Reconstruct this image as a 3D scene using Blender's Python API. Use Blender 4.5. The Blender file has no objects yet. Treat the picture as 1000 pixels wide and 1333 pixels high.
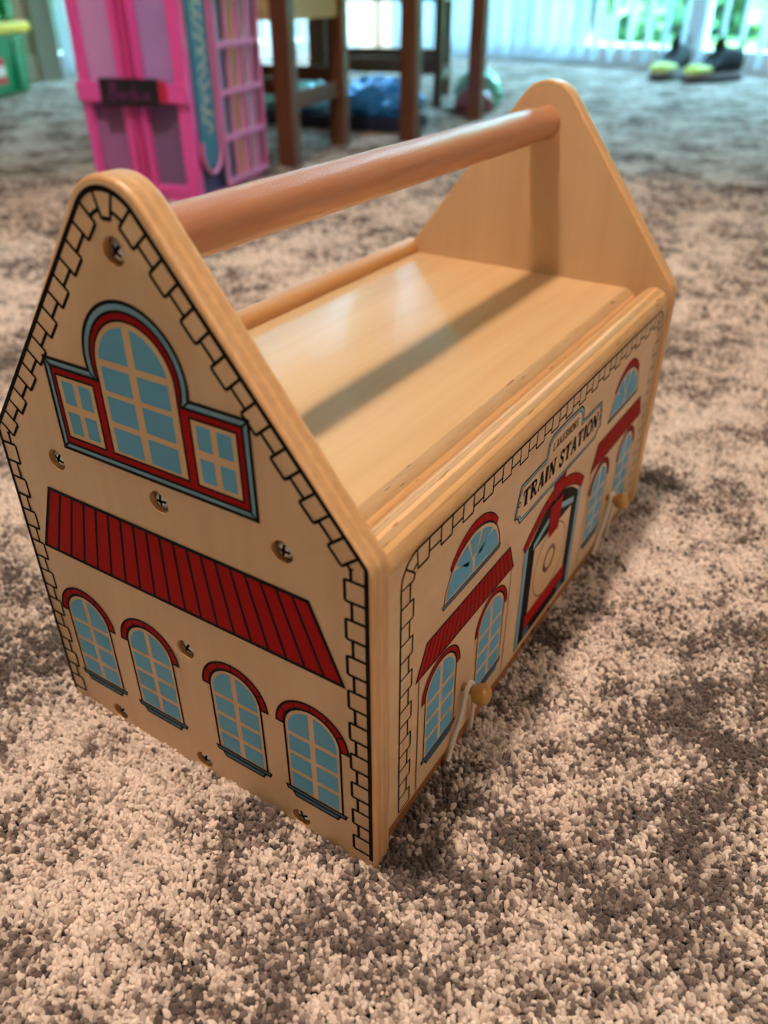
import bpy, bmesh, math, random
import numpy as np
from mathutils import Vector, Matrix
random.seed(7); RNG = np.random.default_rng(7)
SC = bpy.context.scene
COL = SC.collection
PI = math.pi

# ------------------------------------------------------------------ camera
CAM = (0.2105065, -0.1695841, 0.3177652); YAW, PITCH, ROLL, FPX = -0.569234, 0.581977, -0.001759, 1038.116
_f = Vector((math.sin(YAW)*math.cos(PITCH), math.cos(YAW)*math.cos(PITCH), -math.sin(PITCH)))
_r = Vector((math.cos(YAW), -math.sin(YAW), 0)); _u = _r.cross(_f)
_r2 = _r*math.cos(ROLL) + _u*math.sin(ROLL); _u2 = -_r*math.sin(ROLL) + _u*math.cos(ROLL)
cd = bpy.data.cameras.new('camera'); cam = bpy.data.objects.new('camera', cd); COL.objects.link(cam)
M = Matrix((( _r2.x, _u2.x, -_f.x, CAM[0]), (_r2.y, _u2.y, -_f.y, CAM[1]), (_r2.z, _u2.z, -_f.z, CAM[2]), (0, 0, 0, 1)))
cam.matrix_world = M
cd.sensor_fit = 'VERTICAL'; cd.sensor_height = 24.0; cd.lens = FPX/1333*24.0
cd.clip_start = 0.01; cd.clip_end = 200
cd.dof.use_dof = True; cd.dof.focus_distance = 0.345; cd.dof.aperture_fstop = cd.lens/4.0
SC.camera = cam

# ------------------------------------------------------------------ sky, sun, exposure
w = bpy.data.worlds.new('sky'); SC.world = w; w.use_nodes = True
bg = w.node_tree.nodes['Background']; bg.inputs[0].default_value = (0.32, 0.68, 1.0, 1); bg.inputs[1].default_value = 48.0
sd = bpy.data.lights.new('sun', 'SUN'); sd.energy = 70.0; sd.angle = 0.01; sd.color = (1.0, 0.97, 0.85)
so = bpy.data.objects.new('sun', sd); COL.objects.link(so); so.rotation_euler = (math.radians(48), 0, math.radians(-25))
SC.view_settings.view_transform = 'Standard'; SC.view_settings.look = 'None'
SC.view_settings.gamma = 1.0; SC.view_settings.use_curve_mapping = False
SC.view_settings.exposure = 0.10
LAMP_POWER = 46.0

# ------------------------------------------------------------------ materials
def lin(c):
    return tuple(((v/255.0)/12.92 if v/255.0 <= 0.04045 else ((v/255.0+0.055)/1.055)**2.4) for v in c) + (1.0,)
def new_mat(name):
    m = bpy.data.materials.new(name); m.use_nodes = True
    nt = m.node_tree; b = nt.nodes['Principled BSDF']
    return m, nt, b
def plain(name, rgb, rough=0.5, metal=0.0, coat=0.0, spec=0.5, var=0.0, scale=40.0):
    m, nt, b = new_mat(name)
    b.inputs['Base Color'].default_value = lin(rgb); b.inputs['Roughness'].default_value = rough
    b.inputs['Metallic'].default_value = metal; b.inputs['Coat Weight'].default_value = coat
    b.inputs['Specular IOR Level'].default_value = spec
    if var > 0:
        tc = nt.nodes.new('ShaderNodeTexCoord'); n = nt.nodes.new('ShaderNodeTexNoise'); n.inputs['Scale'].default_value = scale
        nt.links.new(tc.outputs['Object'], n.inputs['Vector'])
        mx = nt.nodes.new('ShaderNodeMix'); mx.data_type = 'RGBA'
        c = lin(rgb); mx.inputs[6].default_value = tuple(v*(1-var) for v in c[:3])+(1,); mx.inputs[7].default_value = tuple(min(1, v*(1+var)) for v in c[:3])+(1,)
        nt.links.new(n.outputs['Fac'], mx.inputs[0]); nt.links.new(mx.outputs[2], b.inputs['Base Color'])
    return m
def wood(name, c1, c2, axis, rough=0.4, coat=0.3, grain=55.0, bump=0.0, bscale=900.0, crough=0.25):
    """long grain along axis (0,1,2)"""
    m, nt, b = new_mat(name); L = nt.links.new
    tc = nt.nodes.new('ShaderNodeTexCoord'); mp = nt.nodes.new('ShaderNodeMapping')
    s = [grain]*3; s[axis] = grain*0.07; mp.inputs['Scale'].default_value = s
    L(tc.outputs['Object'], mp.inputs['Vector'])
    n = nt.nodes.new('ShaderNodeTexNoise'); n.inputs['Scale'].default_value = 1.0; n.inputs['Detail'].default_value = 6; n.inputs['Roughness'].default_value = 0.6; n.inputs['Distortion'].default_value = 0.6
    L(mp.outputs[0], n.inputs['Vector'])
    mp2 = nt.nodes.new('ShaderNodeMapping'); s = [grain*9]*3; s[axis] = grain*0.35; mp2.inputs['Scale'].default_value = s
    L(tc.outputs['Object'], mp2.inputs['Vector'])
    n2 = nt.nodes.new('ShaderNodeTexNoise'); n2.inputs['Scale'].default_value = 1.0; n2.inputs['Detail'].default_value = 3
    L(mp2.outputs[0], n2.inputs['Vector'])
    ad = nt.nodes.new('ShaderNodeMath'); ad.operation = 'MULTIPLY_ADD'; ad.inputs[1].default_value = 0.35
    L(n2.outputs['Fac'], ad.inputs[0]); L(n.outputs['Fac'], ad.inputs[2])
    r = nt.nodes.new('ShaderNodeValToRGB'); r.color_ramp.elements[0].position = 0.42; r.color_ramp.elements[1].position = 0.92
    r.color_ramp.elements[0].color = lin(c2); r.color_ramp.elements[1].color = lin(c1)
    L(ad.outputs[0], r.inputs[0]); L(r.outputs[0], b.inputs['Base Color'])
    b.inputs['Roughness'].default_value = rough; b.inputs['Coat Weight'].default_value = coat; b.inputs['Coat Roughness'].default_value = crough
    if bump > 0:
        n3 = nt.nodes.new('ShaderNodeTexNoise'); n3.inputs['Scale'].default_value = bscale; n3.inputs['Detail'].default_value = 2
        L(tc.outputs['Object'], n3.inputs['Vector'])
        bp = nt.nodes.new('ShaderNodeBump'); bp.inputs['Strength'].default_value = bump; bp.inputs['Distance'].default_value = 0.0004
        L(n3.outputs['Fac'], bp.inputs['Height']); L(bp.outputs[0], b.inputs['Normal']); L(bp.outputs[0], b.inputs['Coat Normal'])
    return m
def plywood_edge(name, axis, t0, t1, layers=6, along=0, base=(206, 152, 96), con=0.06):
    """layered ply: stripes across the thickness axis between t0 and t1"""
    m, nt, b = new_mat(name); L = nt.links.new
    tc = nt.nodes.new('ShaderNodeTexCoord'); sp = nt.nodes.new('ShaderNodeSeparateXYZ'); L(tc.outputs['Object'], sp.inputs[0])
    mr = nt.nodes.new('ShaderNodeMapRange'); mr.inputs[1].default_value = t0; mr.inputs[2].default_value = t1; L(sp.outputs[axis], mr.inputs[0])
    r = nt.nodes.new('ShaderNodeValToRGB'); cr = r.color_ramp; cr.interpolation = 'LINEAR'
    rnd = random.Random(3)
    cols = []
    for i in range(layers):
        k = 1+con if i % 2 == 0 else 1-con*1.5
        k *= rnd.uniform(0.96, 1.04); cols.append(tuple(min(255, v*k) for v in base))
    pos = []
    for i in range(layers):
        a, c = i/layers, (i+1)/layers
        pos += [(a+0.02, cols[i]), (c-0.03, cols[i])]
        if i < layers-1: pos.append((c, tuple(v*(1-con*2.6) for v in base)))
    while len(cr.elements) < len(pos): cr.elements.new(0.5)
    for e, (p, c) in zip(cr.elements, pos): e.position = p; e.color = lin(c)
    L(mr.outputs[0], r.inputs[0])
    mp = nt.nodes.new('ShaderNodeMapping'); s = [420]*3; s[along] = 45; mp.inputs['Scale'].default_value = s; L(tc.outputs['Object'], mp.inputs['Vector'])
    n = nt.nodes.new('ShaderNodeTexNoise'); n.inputs['Scale'].default_value = 1; n.inputs['Detail'].default_value = 4; L(mp.outputs[0], n.inputs['Vector'])
    r2 = nt.nodes.new('ShaderNodeValToRGB'); r2.color_ramp.elements[0].position = 0.3; r2.color_ramp.elements[0].color = (0.90, 0.87, 0.84, 1); r2.color_ramp.elements[1].position = 0.62; r2.color_ramp.elements[1].color = (1.04, 1.04, 1.04, 1)
    L(n.outputs['Fac'], r2.inputs[0])
    mx = nt.nodes.new('ShaderNodeMix'); mx.data_type = 'RGBA'; mx.blend_type = 'MULTIPLY'; mx.inputs[0].default_value = 1.0
    L(r.outputs[0], mx.inputs[6]); L(r2.outputs[0], mx.inputs[7]); L(mx.outputs[2], b.inputs['Base Color'])
    mp3 = nt.nodes.new('ShaderNodeMapping'); s = [520]*3; s[along] = 70; mp3.inputs['Scale'].default_value = s; mp3.inputs['Location'].default_value = (3.3, 1.7, 5.1); L(tc.outputs['Object'], mp3.inputs['Vector'])
    n4 = nt.nodes.new('ShaderNodeTexNoise'); n4.inputs['Scale'].default_value = 1; n4.inputs['Detail'].default_value = 1; L(mp3.outputs[0], n4.inputs['Vector'])
    r4 = nt.nodes.new('ShaderNodeValToRGB'); r4.color_ramp.elements[0].position = 0.70; r4.color_ramp.elements[0].color = (1, 1, 1, 1); r4.color_ramp.elements[1].position = 0.75; r4.color_ramp.elements[1].color = (0.45, 0.36, 0.28, 1)
    L(n4.outputs['Fac'], r4.inputs[0]); mx4 = nt.nodes.new('ShaderNodeMix'); mx4.data_type = 'RGBA'; mx4.blend_type = 'MULTIPLY'; mx4.inputs[0].default_value = 1.0 if con > 0.04 else 0.15
    L(mx.outputs[2], mx4.inputs[6]); L(r4.outputs[0], mx4.inputs[7]); L(mx4.outputs[2], b.inputs['Base Color'])
    b.inputs['Roughness'].default_value = 0.42; b.inputs['Coat Weight'].default_value = 0.25; b.inputs['Coat Roughness'].default_value = 0.3
    bp = nt.nodes.new('ShaderNodeBump'); bp.inputs['Strength'].default_value = 0.12; bp.inputs['Distance'].default_value = 0.0004
    L(n.outputs['Fac'], bp.inputs['Height']); L(bp.outputs[0], b.inputs['Normal'])
    return m

BIRCH1, BIRCH2 = (222, 186, 146), (207, 168, 126)
m_face = wood('birch face', BIRCH1, BIRCH2, 2, rough=0.42, coat=0.35, grain=24, bump=0.05, crough=0.3)
m_side = wood('birch side face', BIRCH1, BIRCH2, 1, rough=0.42, coat=0.35, grain=24, bump=0.05, crough=0.3)
m_deck = wood('birch deck', (216, 178, 130), (202, 158, 106), 1, rough=0.6, coat=0.55, grain=30, bump=0.10, bscale=800, crough=0.10)
m_edge_g = plywood_edge('gable ply edge', 1, 0.0, 0.0121, 5, along=2, base=(214, 164, 112), con=0.03)
m_edge_g2 = plywood_edge('far gable ply edge', 1, 0.3457, 0.3578, 5, along=2, base=(214, 164, 112), con=0.03)
m_edge_p = plywood_edge('panel ply edge', 0, 0.076, 0.0956, 8, along=1, base=(216, 168, 114))
m_edge_d = plywood_edge('deck ply edge', 2, 0.139, 0.155, 6, along=1, base=(208, 166, 118), con=0.05)
m_handle = wood('beech handle', (196, 130, 90), (176, 108, 70), 1, rough=0.5, coat=1.0, grain=60, bump=0.6, bscale=1500, crough=0.14)
m_rail = wood('rail wood', (206, 154, 98), (190, 136, 82), 1, rough=0.4, coat=0.4, grain=60, bump=0.1)
m_base = wood('base board wood', (178, 112, 58), (150, 88, 44), 1, rough=0.45, coat=0.3, grain=50)
m_knob = wood('peg wood', (200, 148, 70), (180, 124, 54), 0, rough=0.35, coat=0.5, grain=90)
m_black = plain('print black', (18, 12, 11), 0.65, spec=0.12)
m_red = plain('print red', (166, 0, 8), 0.6, spec=0.12, var=0.04)
m_blue = plain('print blue', (90, 168, 208), 0.5, coat=0.1, spec=0.3, var=0.03)
m_trim = plain('print trim blue', (122, 172, 198), 0.5, coat=0.1, spec=0.3)
m_dkblue = plain('print sill blue', (62, 102, 130), 0.5, coat=0.1, spec=0.3)
m_cream = plain('print cream', (218, 178, 130), 0.45, coat=0.3)
m_brown = plain('print brown', (92, 40, 26), 0.45, coat=0.2)
m_screw = plain('zinc screw', (205, 206, 208), 0.3, metal=1.0)
m_string = plain('white cord', (226, 214, 200), 0.8, var=0.06, scale=900)
m_hole = plain('dark hole', (70, 32, 16), 0.7)

# ------------------------------------------------------------------ mesh helpers
def link(o, parent=None):
    COL.objects.link(o)
    if parent is not None: o.parent = parent
    return o
class MB:
    def __init__(s): s.v = []; s.f = []; s.m = []; s.mats = []
    def mi(s, m):
        if m not in s.mats: s.mats.append(m)
        return s.mats.index(m)
    def add(s, vs, fs, m):
        k = len(s.v); s.v += [tuple(v) for v in vs]; i = s.mi(m)
        for f in fs: s.f.append([k+a for a in f]); s.m.append(i)
        return s
    def box(s, lo, hi, m, rot=None, origin=(0, 0, 0)):
        x0, y0, z0 = lo; x1, y1, z1 = hi
        vs = [(x0,y0,z0),(x1,y0,z0),(x1,y1,z0),(x0,y1,z0),(x0,y0,z1),(x1,y0,z1),(x1,y1,z1),(x0,y1,z1)]
        if rot is not None:
            R = Matrix.Rotation(rot, 3, 'Z'); vs = [tuple(R @ Vector(v) + Vector(origin)) for v in vs]
        return s.add(vs, [(0,3,2,1),(4,5,6,7),(0,1,5,4),(1,2,6,5),(2,3,7,6),(3,0,4,7)], m)
    def tube(s, pts, rad, m, n=12, caps=True):
        pts = [Vector(p) for p in pts]; k = len(pts)
        rs = rad if isinstance(rad, (list, tuple)) else [rad]*k
        up = None; vs = []; fs = []
        for i, p in enumerate(pts):
            t = (pts[min(i+1, k-1)] - pts[max(i-1, 0)]).normalized()
            if up is None:
                up = Vector((0, 0, 1)) if abs(t.z) < 0.9 else Vector((1, 0, 0))
            up = (up - t*up.dot(t)).normalized(); sd_ = t.cross(up)
            for j in range(n):
                a = 2*PI*j/n; vs.append(tuple(p + (up*math.cos(a) + sd_*math.sin(a))*rs[i]))
        for i in range(k-1):
            for j in range(n):
                fs.append((i*n+j, i*n+(j+1) % n, (i+1)*n+(j+1) % n, (i+1)*n+j))
        if caps:
            fs.append(tuple(reversed(range(n)))); fs.append(tuple((k-1)*n+j for j in range(n)))
        return s.add(vs, fs, m)
    def beam(s, a, b, wx, wz, m):
        """square bar between two points, wx wide, wz tall"""
        a = Vector(a); b = Vector(b); t = (b-a).normalized()
        ref = Vector((0, 0, 1)) if abs(t.z) < 0.9 else Vector((0, 1, 0))
        sx = t.cross(ref).normalized()*wx/2; sz = sx.cross(t).normalized()*wz/2
        vs = [a-sx-sz, a+sx-sz, a+sx+sz, a-sx+sz, b-sx-sz, b+sx-sz, b+sx+sz, b-sx+sz]
        return s.add(vs, [(0,3,2,1),(4,5,6,7),(0,1,5,4),(1,2,6,5),(2,3,7,6),(3,0,4,7)], m)
    def lathe(s, prof, m, n=24, axis='Z', origin=(0, 0, 0)):
        vs = []; fs = []; k = len(prof)
        for r, h in prof:
            for j in range(n):
                a = 2*PI*j/n; c, d = r*math.cos(a), r*math.sin(a)
                v = (c, d, h) if axis == 'Z' else ((h, c, d) if axis == 'X' else (d, h, c))
                vs.append((v[0]+origin[0], v[1]+origin[1], v[2]+origin[2]))
        for i in range(k-1):
            for j in range(n): fs.append((i*n+j, i*n+(j+1) % n, (i+1)*n+(j+1) % n, (i+1)*n+j))
        fs.append(tuple(reversed(range(n)))); fs.append(tuple((k-1)*n+j for j in range(n)))
        return s.add(vs, fs, m)
    def build(s, name, parent=None, smooth=False, bevel=0.0, seg=2, fix=True):
        me = bpy.data.meshes.new(name); me.from_pydata(s.v, [], s.f)
        for m in s.mats: me.materials.append(m)
        me.polygons.foreach_set('material_index', s.m)
        if fix:
            bm = bmesh.new(); bm.from_mesh(me); bmesh.ops.recalc_face_normals(bm, faces=bm.faces)
            if bevel > 0:
                ed = [e for e in bm.edges if e.is_manifold and e.calc_face_angle(0) > 0.6]
                bmesh.ops.bevel(bm, geom=ed, offset=bevel, segments=seg, profile=0.5, affect='EDGES')
            bm.to_mesh(me); bm.free()
        me.update()
        o = bpy.data.objects.new(name, me); link(o, parent)
        if smooth: shade(o)
        return o
def shade(o, ang=40):
    me = o.data; me.shade_smooth(); me.set_sharp_from_angle(angle=math.radians(ang))
def tag(o, label=None, cat=None, group=None, kind=None):
    if label: o['label'] = label
    if cat: o['category'] = cat
    if group: o['group'] = group
    if kind: o['kind'] = kind
    return o
def empty(name, loc=(0, 0, 0), rz=0.0):
    o = bpy.data.objects.new(name, None); COL.objects.link(o); o.location = loc; o.rotation_euler = (0, 0, rz); o.empty_display_size = 0.05
    return o
def bake_boolean(o, cutter):
    md = o.modifiers.new('b', 'BOOLEAN'); md.object = cutter; md.operation = 'DIFFERENCE'; md.solver = 'EXACT'; md.use_self = True
    dg = bpy.context.evaluated_depsgraph_get(); dg.update()
    me = bpy.data.meshes.new_from_object(o.evaluated_get(dg)); o.modifiers.clear(); o.data = me
    cm = cutter.data; bpy.data.objects.remove(cutter); bpy.data.meshes.remove(cm)

# ------------------------------------------------------------------ the room
AR = -0.1485                       # the room stands slightly turned to the toy
V0, U0, U1, VB, HC = 3.87, -3.32, 2.6, -2.6, 2.45
FZ = -0.0075
m_wall = plain('wall paint', (216, 206, 192), 0.8, var=0.02, scale=3)
m_ceil = plain('ceiling paint', (228, 224, 216), 0.85)
m_white = plain('white trim', (226, 228, 230), 0.5)
m_greytrim = plain('grey trim', (138, 136, 122), 0.6)
def rbox(name, lo, hi, m, parent=None, kind='structure', bevel=0.0):
    o = MB().box(lo, hi, m).build(name, parent, bevel=bevel)
    if parent is None: o.rotation_euler = (0, 0, AR)
    if kind and parent is None: o['kind'] = kind
    return o

def carpet_colour(nt, vec, rnd=None):
    """mottled cut pile: cream, mid and dark brown tufts in patches"""
    L = nt.links.new
    def noise(scale, detail, rough=0.5, off=0.0):
        mp = nt.nodes.new('ShaderNodeMapping'); mp.inputs['Location'].default_value = (off, off*1.7, 0); L(vec, mp.inputs['Vector'])
        n = nt.nodes.new('ShaderNodeTexNoise'); n.noise_dimensions = '2D'; n.inputs['Scale'].default_value = scale; n.inputs['Detail'].default_value = detail; n.inputs['Roughness'].default_value = rough
        L(mp.outputs[0], n.inputs['Vector']); return n.outputs['Fac']
    def madd(a, k, c):
        n = nt.nodes.new('ShaderNodeMath'); n.operation = 'MULTIPLY_ADD'; n.inputs[1].default_value = k
        L(a, n.inputs[0])
        if isinstance(c, float): n.inputs[2].default_value = c
        else: L(c, n.inputs[2])
        return n.outputs[0]
    big = noise(8.0, 2, 0.5, 3.1); mid = noise(34.0, 3, 0.65, 1.3); fine = noise(230.0, 2, 0.6, 7.7)
    v = madd(big, 0.75, madd(mid, 0.95, madd(fine, 0.75, -0.73)))
    if rnd is not None: v = madd(rnd, 0.30, madd(v, 1.0, -0.15))
    r = nt.nodes.new('ShaderNodeValToRGB'); cr = r.color_ramp
    stops = [(0.26, (92, 76, 69)), (0.38, (128, 108, 98)), (0.47, (186, 165, 151)), (0.58, (224, 203, 188)), (0.85, (236, 217, 203))]
    while len(cr.elements) < len(stops): cr.elements.new(0.5)
    for e, (p, c) in zip(cr.elements, stops): e.position = p; e.color = lin(c)
    L(v, r.inputs[0]); return r.outputs[0], fine, mid

m_floor, nt, b = new_mat('carpet backing and far pile')
gm = nt.nodes.new('ShaderNodeNewGeometry'); c, fine, mid = carpet_colour(nt, gm.outputs['Position'])
dk = nt.nodes.new('ShaderNodeMix'); dk.data_type = 'RGBA'; dk.blend_type = 'MULTIPLY'; dk.inputs[0].default_value = 1.0; dk.inputs[7].default_value = (0.66, 0.66, 0.66, 1); nt.links.new(c, dk.inputs[6])  # darkened evenly: shade in the gaps between tufts put into the colour
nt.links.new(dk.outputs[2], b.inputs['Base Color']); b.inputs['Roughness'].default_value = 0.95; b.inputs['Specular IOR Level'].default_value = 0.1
b.inputs['Sheen Weight'].default_value = 0.0
bp = nt.nodes.new('ShaderNodeBump'); bp.inputs['Strength'].default_value = 0.8; bp.inputs['Distance'].default_value = 0.006
nt.links.new(fine, bp.inputs['Height']); nt.links.new(bp.outputs[0], b.inputs['Normal'])
m_pile, nt, b = new_mat('carpet tufts')
oi = nt.nodes.new('ShaderNodeObjectInfo'); c, fine, mid = carpet_colour(nt, oi.outputs['Location'], oi.outputs['Random'])
mx = nt.nodes.new('ShaderNodeMix'); mx.data_type = 'RGBA'; mx.blend_type = 'MULTIPLY'; mx.inputs[0].default_value = 1.0
rr = nt.nodes.new('ShaderNodeValToRGB'); rr.color_ramp.elements[0].color = (0.86, 0.86, 0.86, 1); rr.color_ramp.elements[1].color = (1.08, 1.08, 1.08, 1)
fr_ = nt.nodes.new('ShaderNodeMath'); fr_.operation = 'FRACT'; ml_ = nt.nodes.new('ShaderNodeMath'); ml_.operation = 'MULTIPLY'; ml_.inputs[1].default_value = 37.0; nt.links.new(oi.outputs['Random'], ml_.inputs[0]); nt.links.new(ml_.outputs[0], fr_.inputs[0]); nt.links.new(fr_.outputs[0], rr.inputs[0]); nt.links.new(c, mx.inputs[6]); nt.links.new(rr.outputs[0], mx.inputs[7]); nt.links.new(mx.outputs[2], b.inputs['Base Color'])
b.inputs['Roughness'].default_value = 0.85; b.inputs['Specular IOR Level'].default_value = 0.25; b.inputs['Sheen Weight'].default_value = 0.35

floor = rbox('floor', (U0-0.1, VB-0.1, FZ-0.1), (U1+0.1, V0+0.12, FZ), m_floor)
rbox('ceiling', (U0-0.3, VB-0.3, HC), (U1+0.3, V0+0.5, HC+0.12), m_ceil)
rbox('wall_front', (U0-0.1, VB-0.1, FZ), (U1+0.1, VB, HC), plain('taupe wall paint', (172, 158, 142), 0.8, var=0.02, scale=3))
rbox('wall_right', (U1, VB, FZ), (U1+0.1, V0+0.1, HC), m_wall)
# left wall with a glazed opening near the far corner
W2A, W2B = 1.84, 3.70
rbox('wall_left', (U0-0.1, VB, FZ), (U0, W2A, HC), m_wall)
o = MB().box((U0-0.1, W2B, FZ), (U0, V0+0.1, HC), m_wall).box((U0-0.1, W2A, 2.1), (U0, W2B, HC), m_wall).build('wall_left'); o.rotation_euler = (0, 0, AR); o['kind'] = 'structure'
rbox('baseboard_left', (U0, VB, FZ), (U0+0.015, W2A-0.08, 0.09), m_white)
o = MB().box((U0, W2A-0.09, FZ), (U0+0.05, W2A, 2.1), m_greytrim).build('trim_1'); o.rotation_euler = (0, 0, AR); o['kind'] = 'structure'
# back wall: header above a long run of patio glazing
B0, B1 = -3.22, -0.55
o = MB().box((U0-0.1, V0, 2.1), (U1+0.1, V0+0.1, HC), m_wall).box((U0-0.1, V0, FZ), (B0, V0+0.1, 2.1), m_wall).box((B1, V0, FZ), (U1+0.1, V0+0.1, 2.1), m_wall).build('wall_back'); o.rotation_euler = (0, 0, AR); o['kind'] = 'structure'

m_glass, nt, b = new_mat('window glass'); nt.nodes.remove(b)
tr = nt.nodes.new('ShaderNodeBsdfTransparent'); gl = nt.nodes.new('ShaderNodeBsdfGlossy'); gl.inputs['Roughness'].default_value = 0.02; ms = nt.nodes.new('ShaderNodeMixShader'); ms.inputs[0].default_value = 0.06
tr.inputs[0].default_value = (0.93, 0.98, 0.97, 1)
nt.links.new(tr.outputs[0], ms.inputs[1]); nt.links.new(gl.outputs[0], ms.inputs[2]); nt.links.new(ms.outputs[0], nt.nodes['Material Output'].inputs[0])
def glazing(name, a0, a1, n, place, bottom=0.085):
    """sliding glass doors: frame bars and one pane per leaf; place(along, across, z) -> local point"""
    root = empty(name, rz=AR); root['kind'] = 'structure'
    def bar(nm, s0, s1, z0, z1, d0=0.02, d1=0.08):
        p, q = place(s0, d0, z0), place(s1, d1, z1)
        lo = tuple(min(p[i], q[i]) for i in range(3)); hi = tuple(max(p[i], q[i]) for i in range(3))
        return MB().box(lo, hi, m_white).build(nm, root)
    bar('sill', a0, a1, FZ, bottom, 0.0, 0.1); bar('head', a0, a1, 2.04, 2.1)
    wd = (a1-a0)/n
    for i in range(n+1):
        c = a0 + i*wd; bar('mullion', max(a0, c-0.04), min(a1, c+0.04), bottom, 2.04)
    for i in range(n):
        p, q = place(a0+i*wd+0.04, 0.047, bottom), place(a0+(i+1)*wd-0.04, 0.053, 2.04)
        lo = tuple(min(p[k], q[k]) for k in range(3)); hi = tuple(max(p[k], q[k]) for k in range(3))
        MB().box(lo, hi, m_glass).build('pane', root)
    return root
glazing('window_1', B0, B1, 3, lambda s, d, z: (s, V0+d, z))
glazing('window_2', W2A, W2B, 2, lambda s, d, z: (U0-d, s, z))

# vertical blinds of pale translucent slats
m_slat, nt, b = new_mat('blind slat'); nt.nodes.remove(b)
df = nt.nodes.new('ShaderNodeBsdfDiffuse'); tl = nt.nodes.new('ShaderNodeBsdfTranslucent'); tp = nt.nodes.new('ShaderNodeBsdfTransparent')
df.inputs[0].default_value = (0.8, 0.82, 0.84, 1); tl.inputs[0].default_value = (0.42, 0.46, 0.50, 1)
m1 = nt.nodes.new('ShaderNodeMixShader'); m1.inputs[0].default_value = 0.6; m2 = nt.nodes.new('ShaderNodeMixShader'); m2.inputs[0].default_value = 0.30
nt.links.new(df.outputs[0], m1.inputs[1]); nt.links.new(tl.outputs[0], m1.inputs[2]); nt.links.new(m1.outputs[0], m2.inputs[1]); nt.links.new(tp.outputs[0], m2.inputs[2]); nt.links.new(m2.outputs[0], nt.nodes['Material Output'].inputs[0])
def blind(label, a0, a1, place, ang, z0=0.02):
    root = empty('vertical_blind', rz=AR); tag(root, label, 'blind')
    p, q = place(a0, -0.09, 2.06), place(a1, -0.03, 2.10)
    lo = tuple(min(p[k], q[k]) for k in range(3)); hi = tuple(max(p[k], q[k]) for k in range(3))
    MB().box(lo, hi, m_white).build('head_rail', root)
    hw, th = 0.044, 0.0015
    s = MB().box((-hw, -th/2, z0), (hw, th/2, 2.06), m_slat).build('slat', root)
    n = int((a1-a0)/0.084); first = True
    for i in range(n):
        c = a0 + 0.045 + i*(a1-a0-0.09)/(n-1)
        k = s if first else s.copy()
        if not first: COL.objects.link(k); k.parent = root
        first = False
        pl = place(c, -0.06, 0); a = ang(c) if callable(ang) else ang
        k.location = pl; k.rotation_euler = (0, 0, a + random.uniform(-0.06, 0.06))
    return root
blind('pale vertical slat blind across the long back window behind the shoes', B0, B1, lambda s, d, z: (s, V0+d, z), lambda c: 1.70 if c > -1.95 else 1.12)
blind('pale vertical slat blind on the left wall behind the small chair', W2A, W2B, lambda s, d, z: (U0-d, s, z), lambda c: PI/2 + 0.16)

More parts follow.
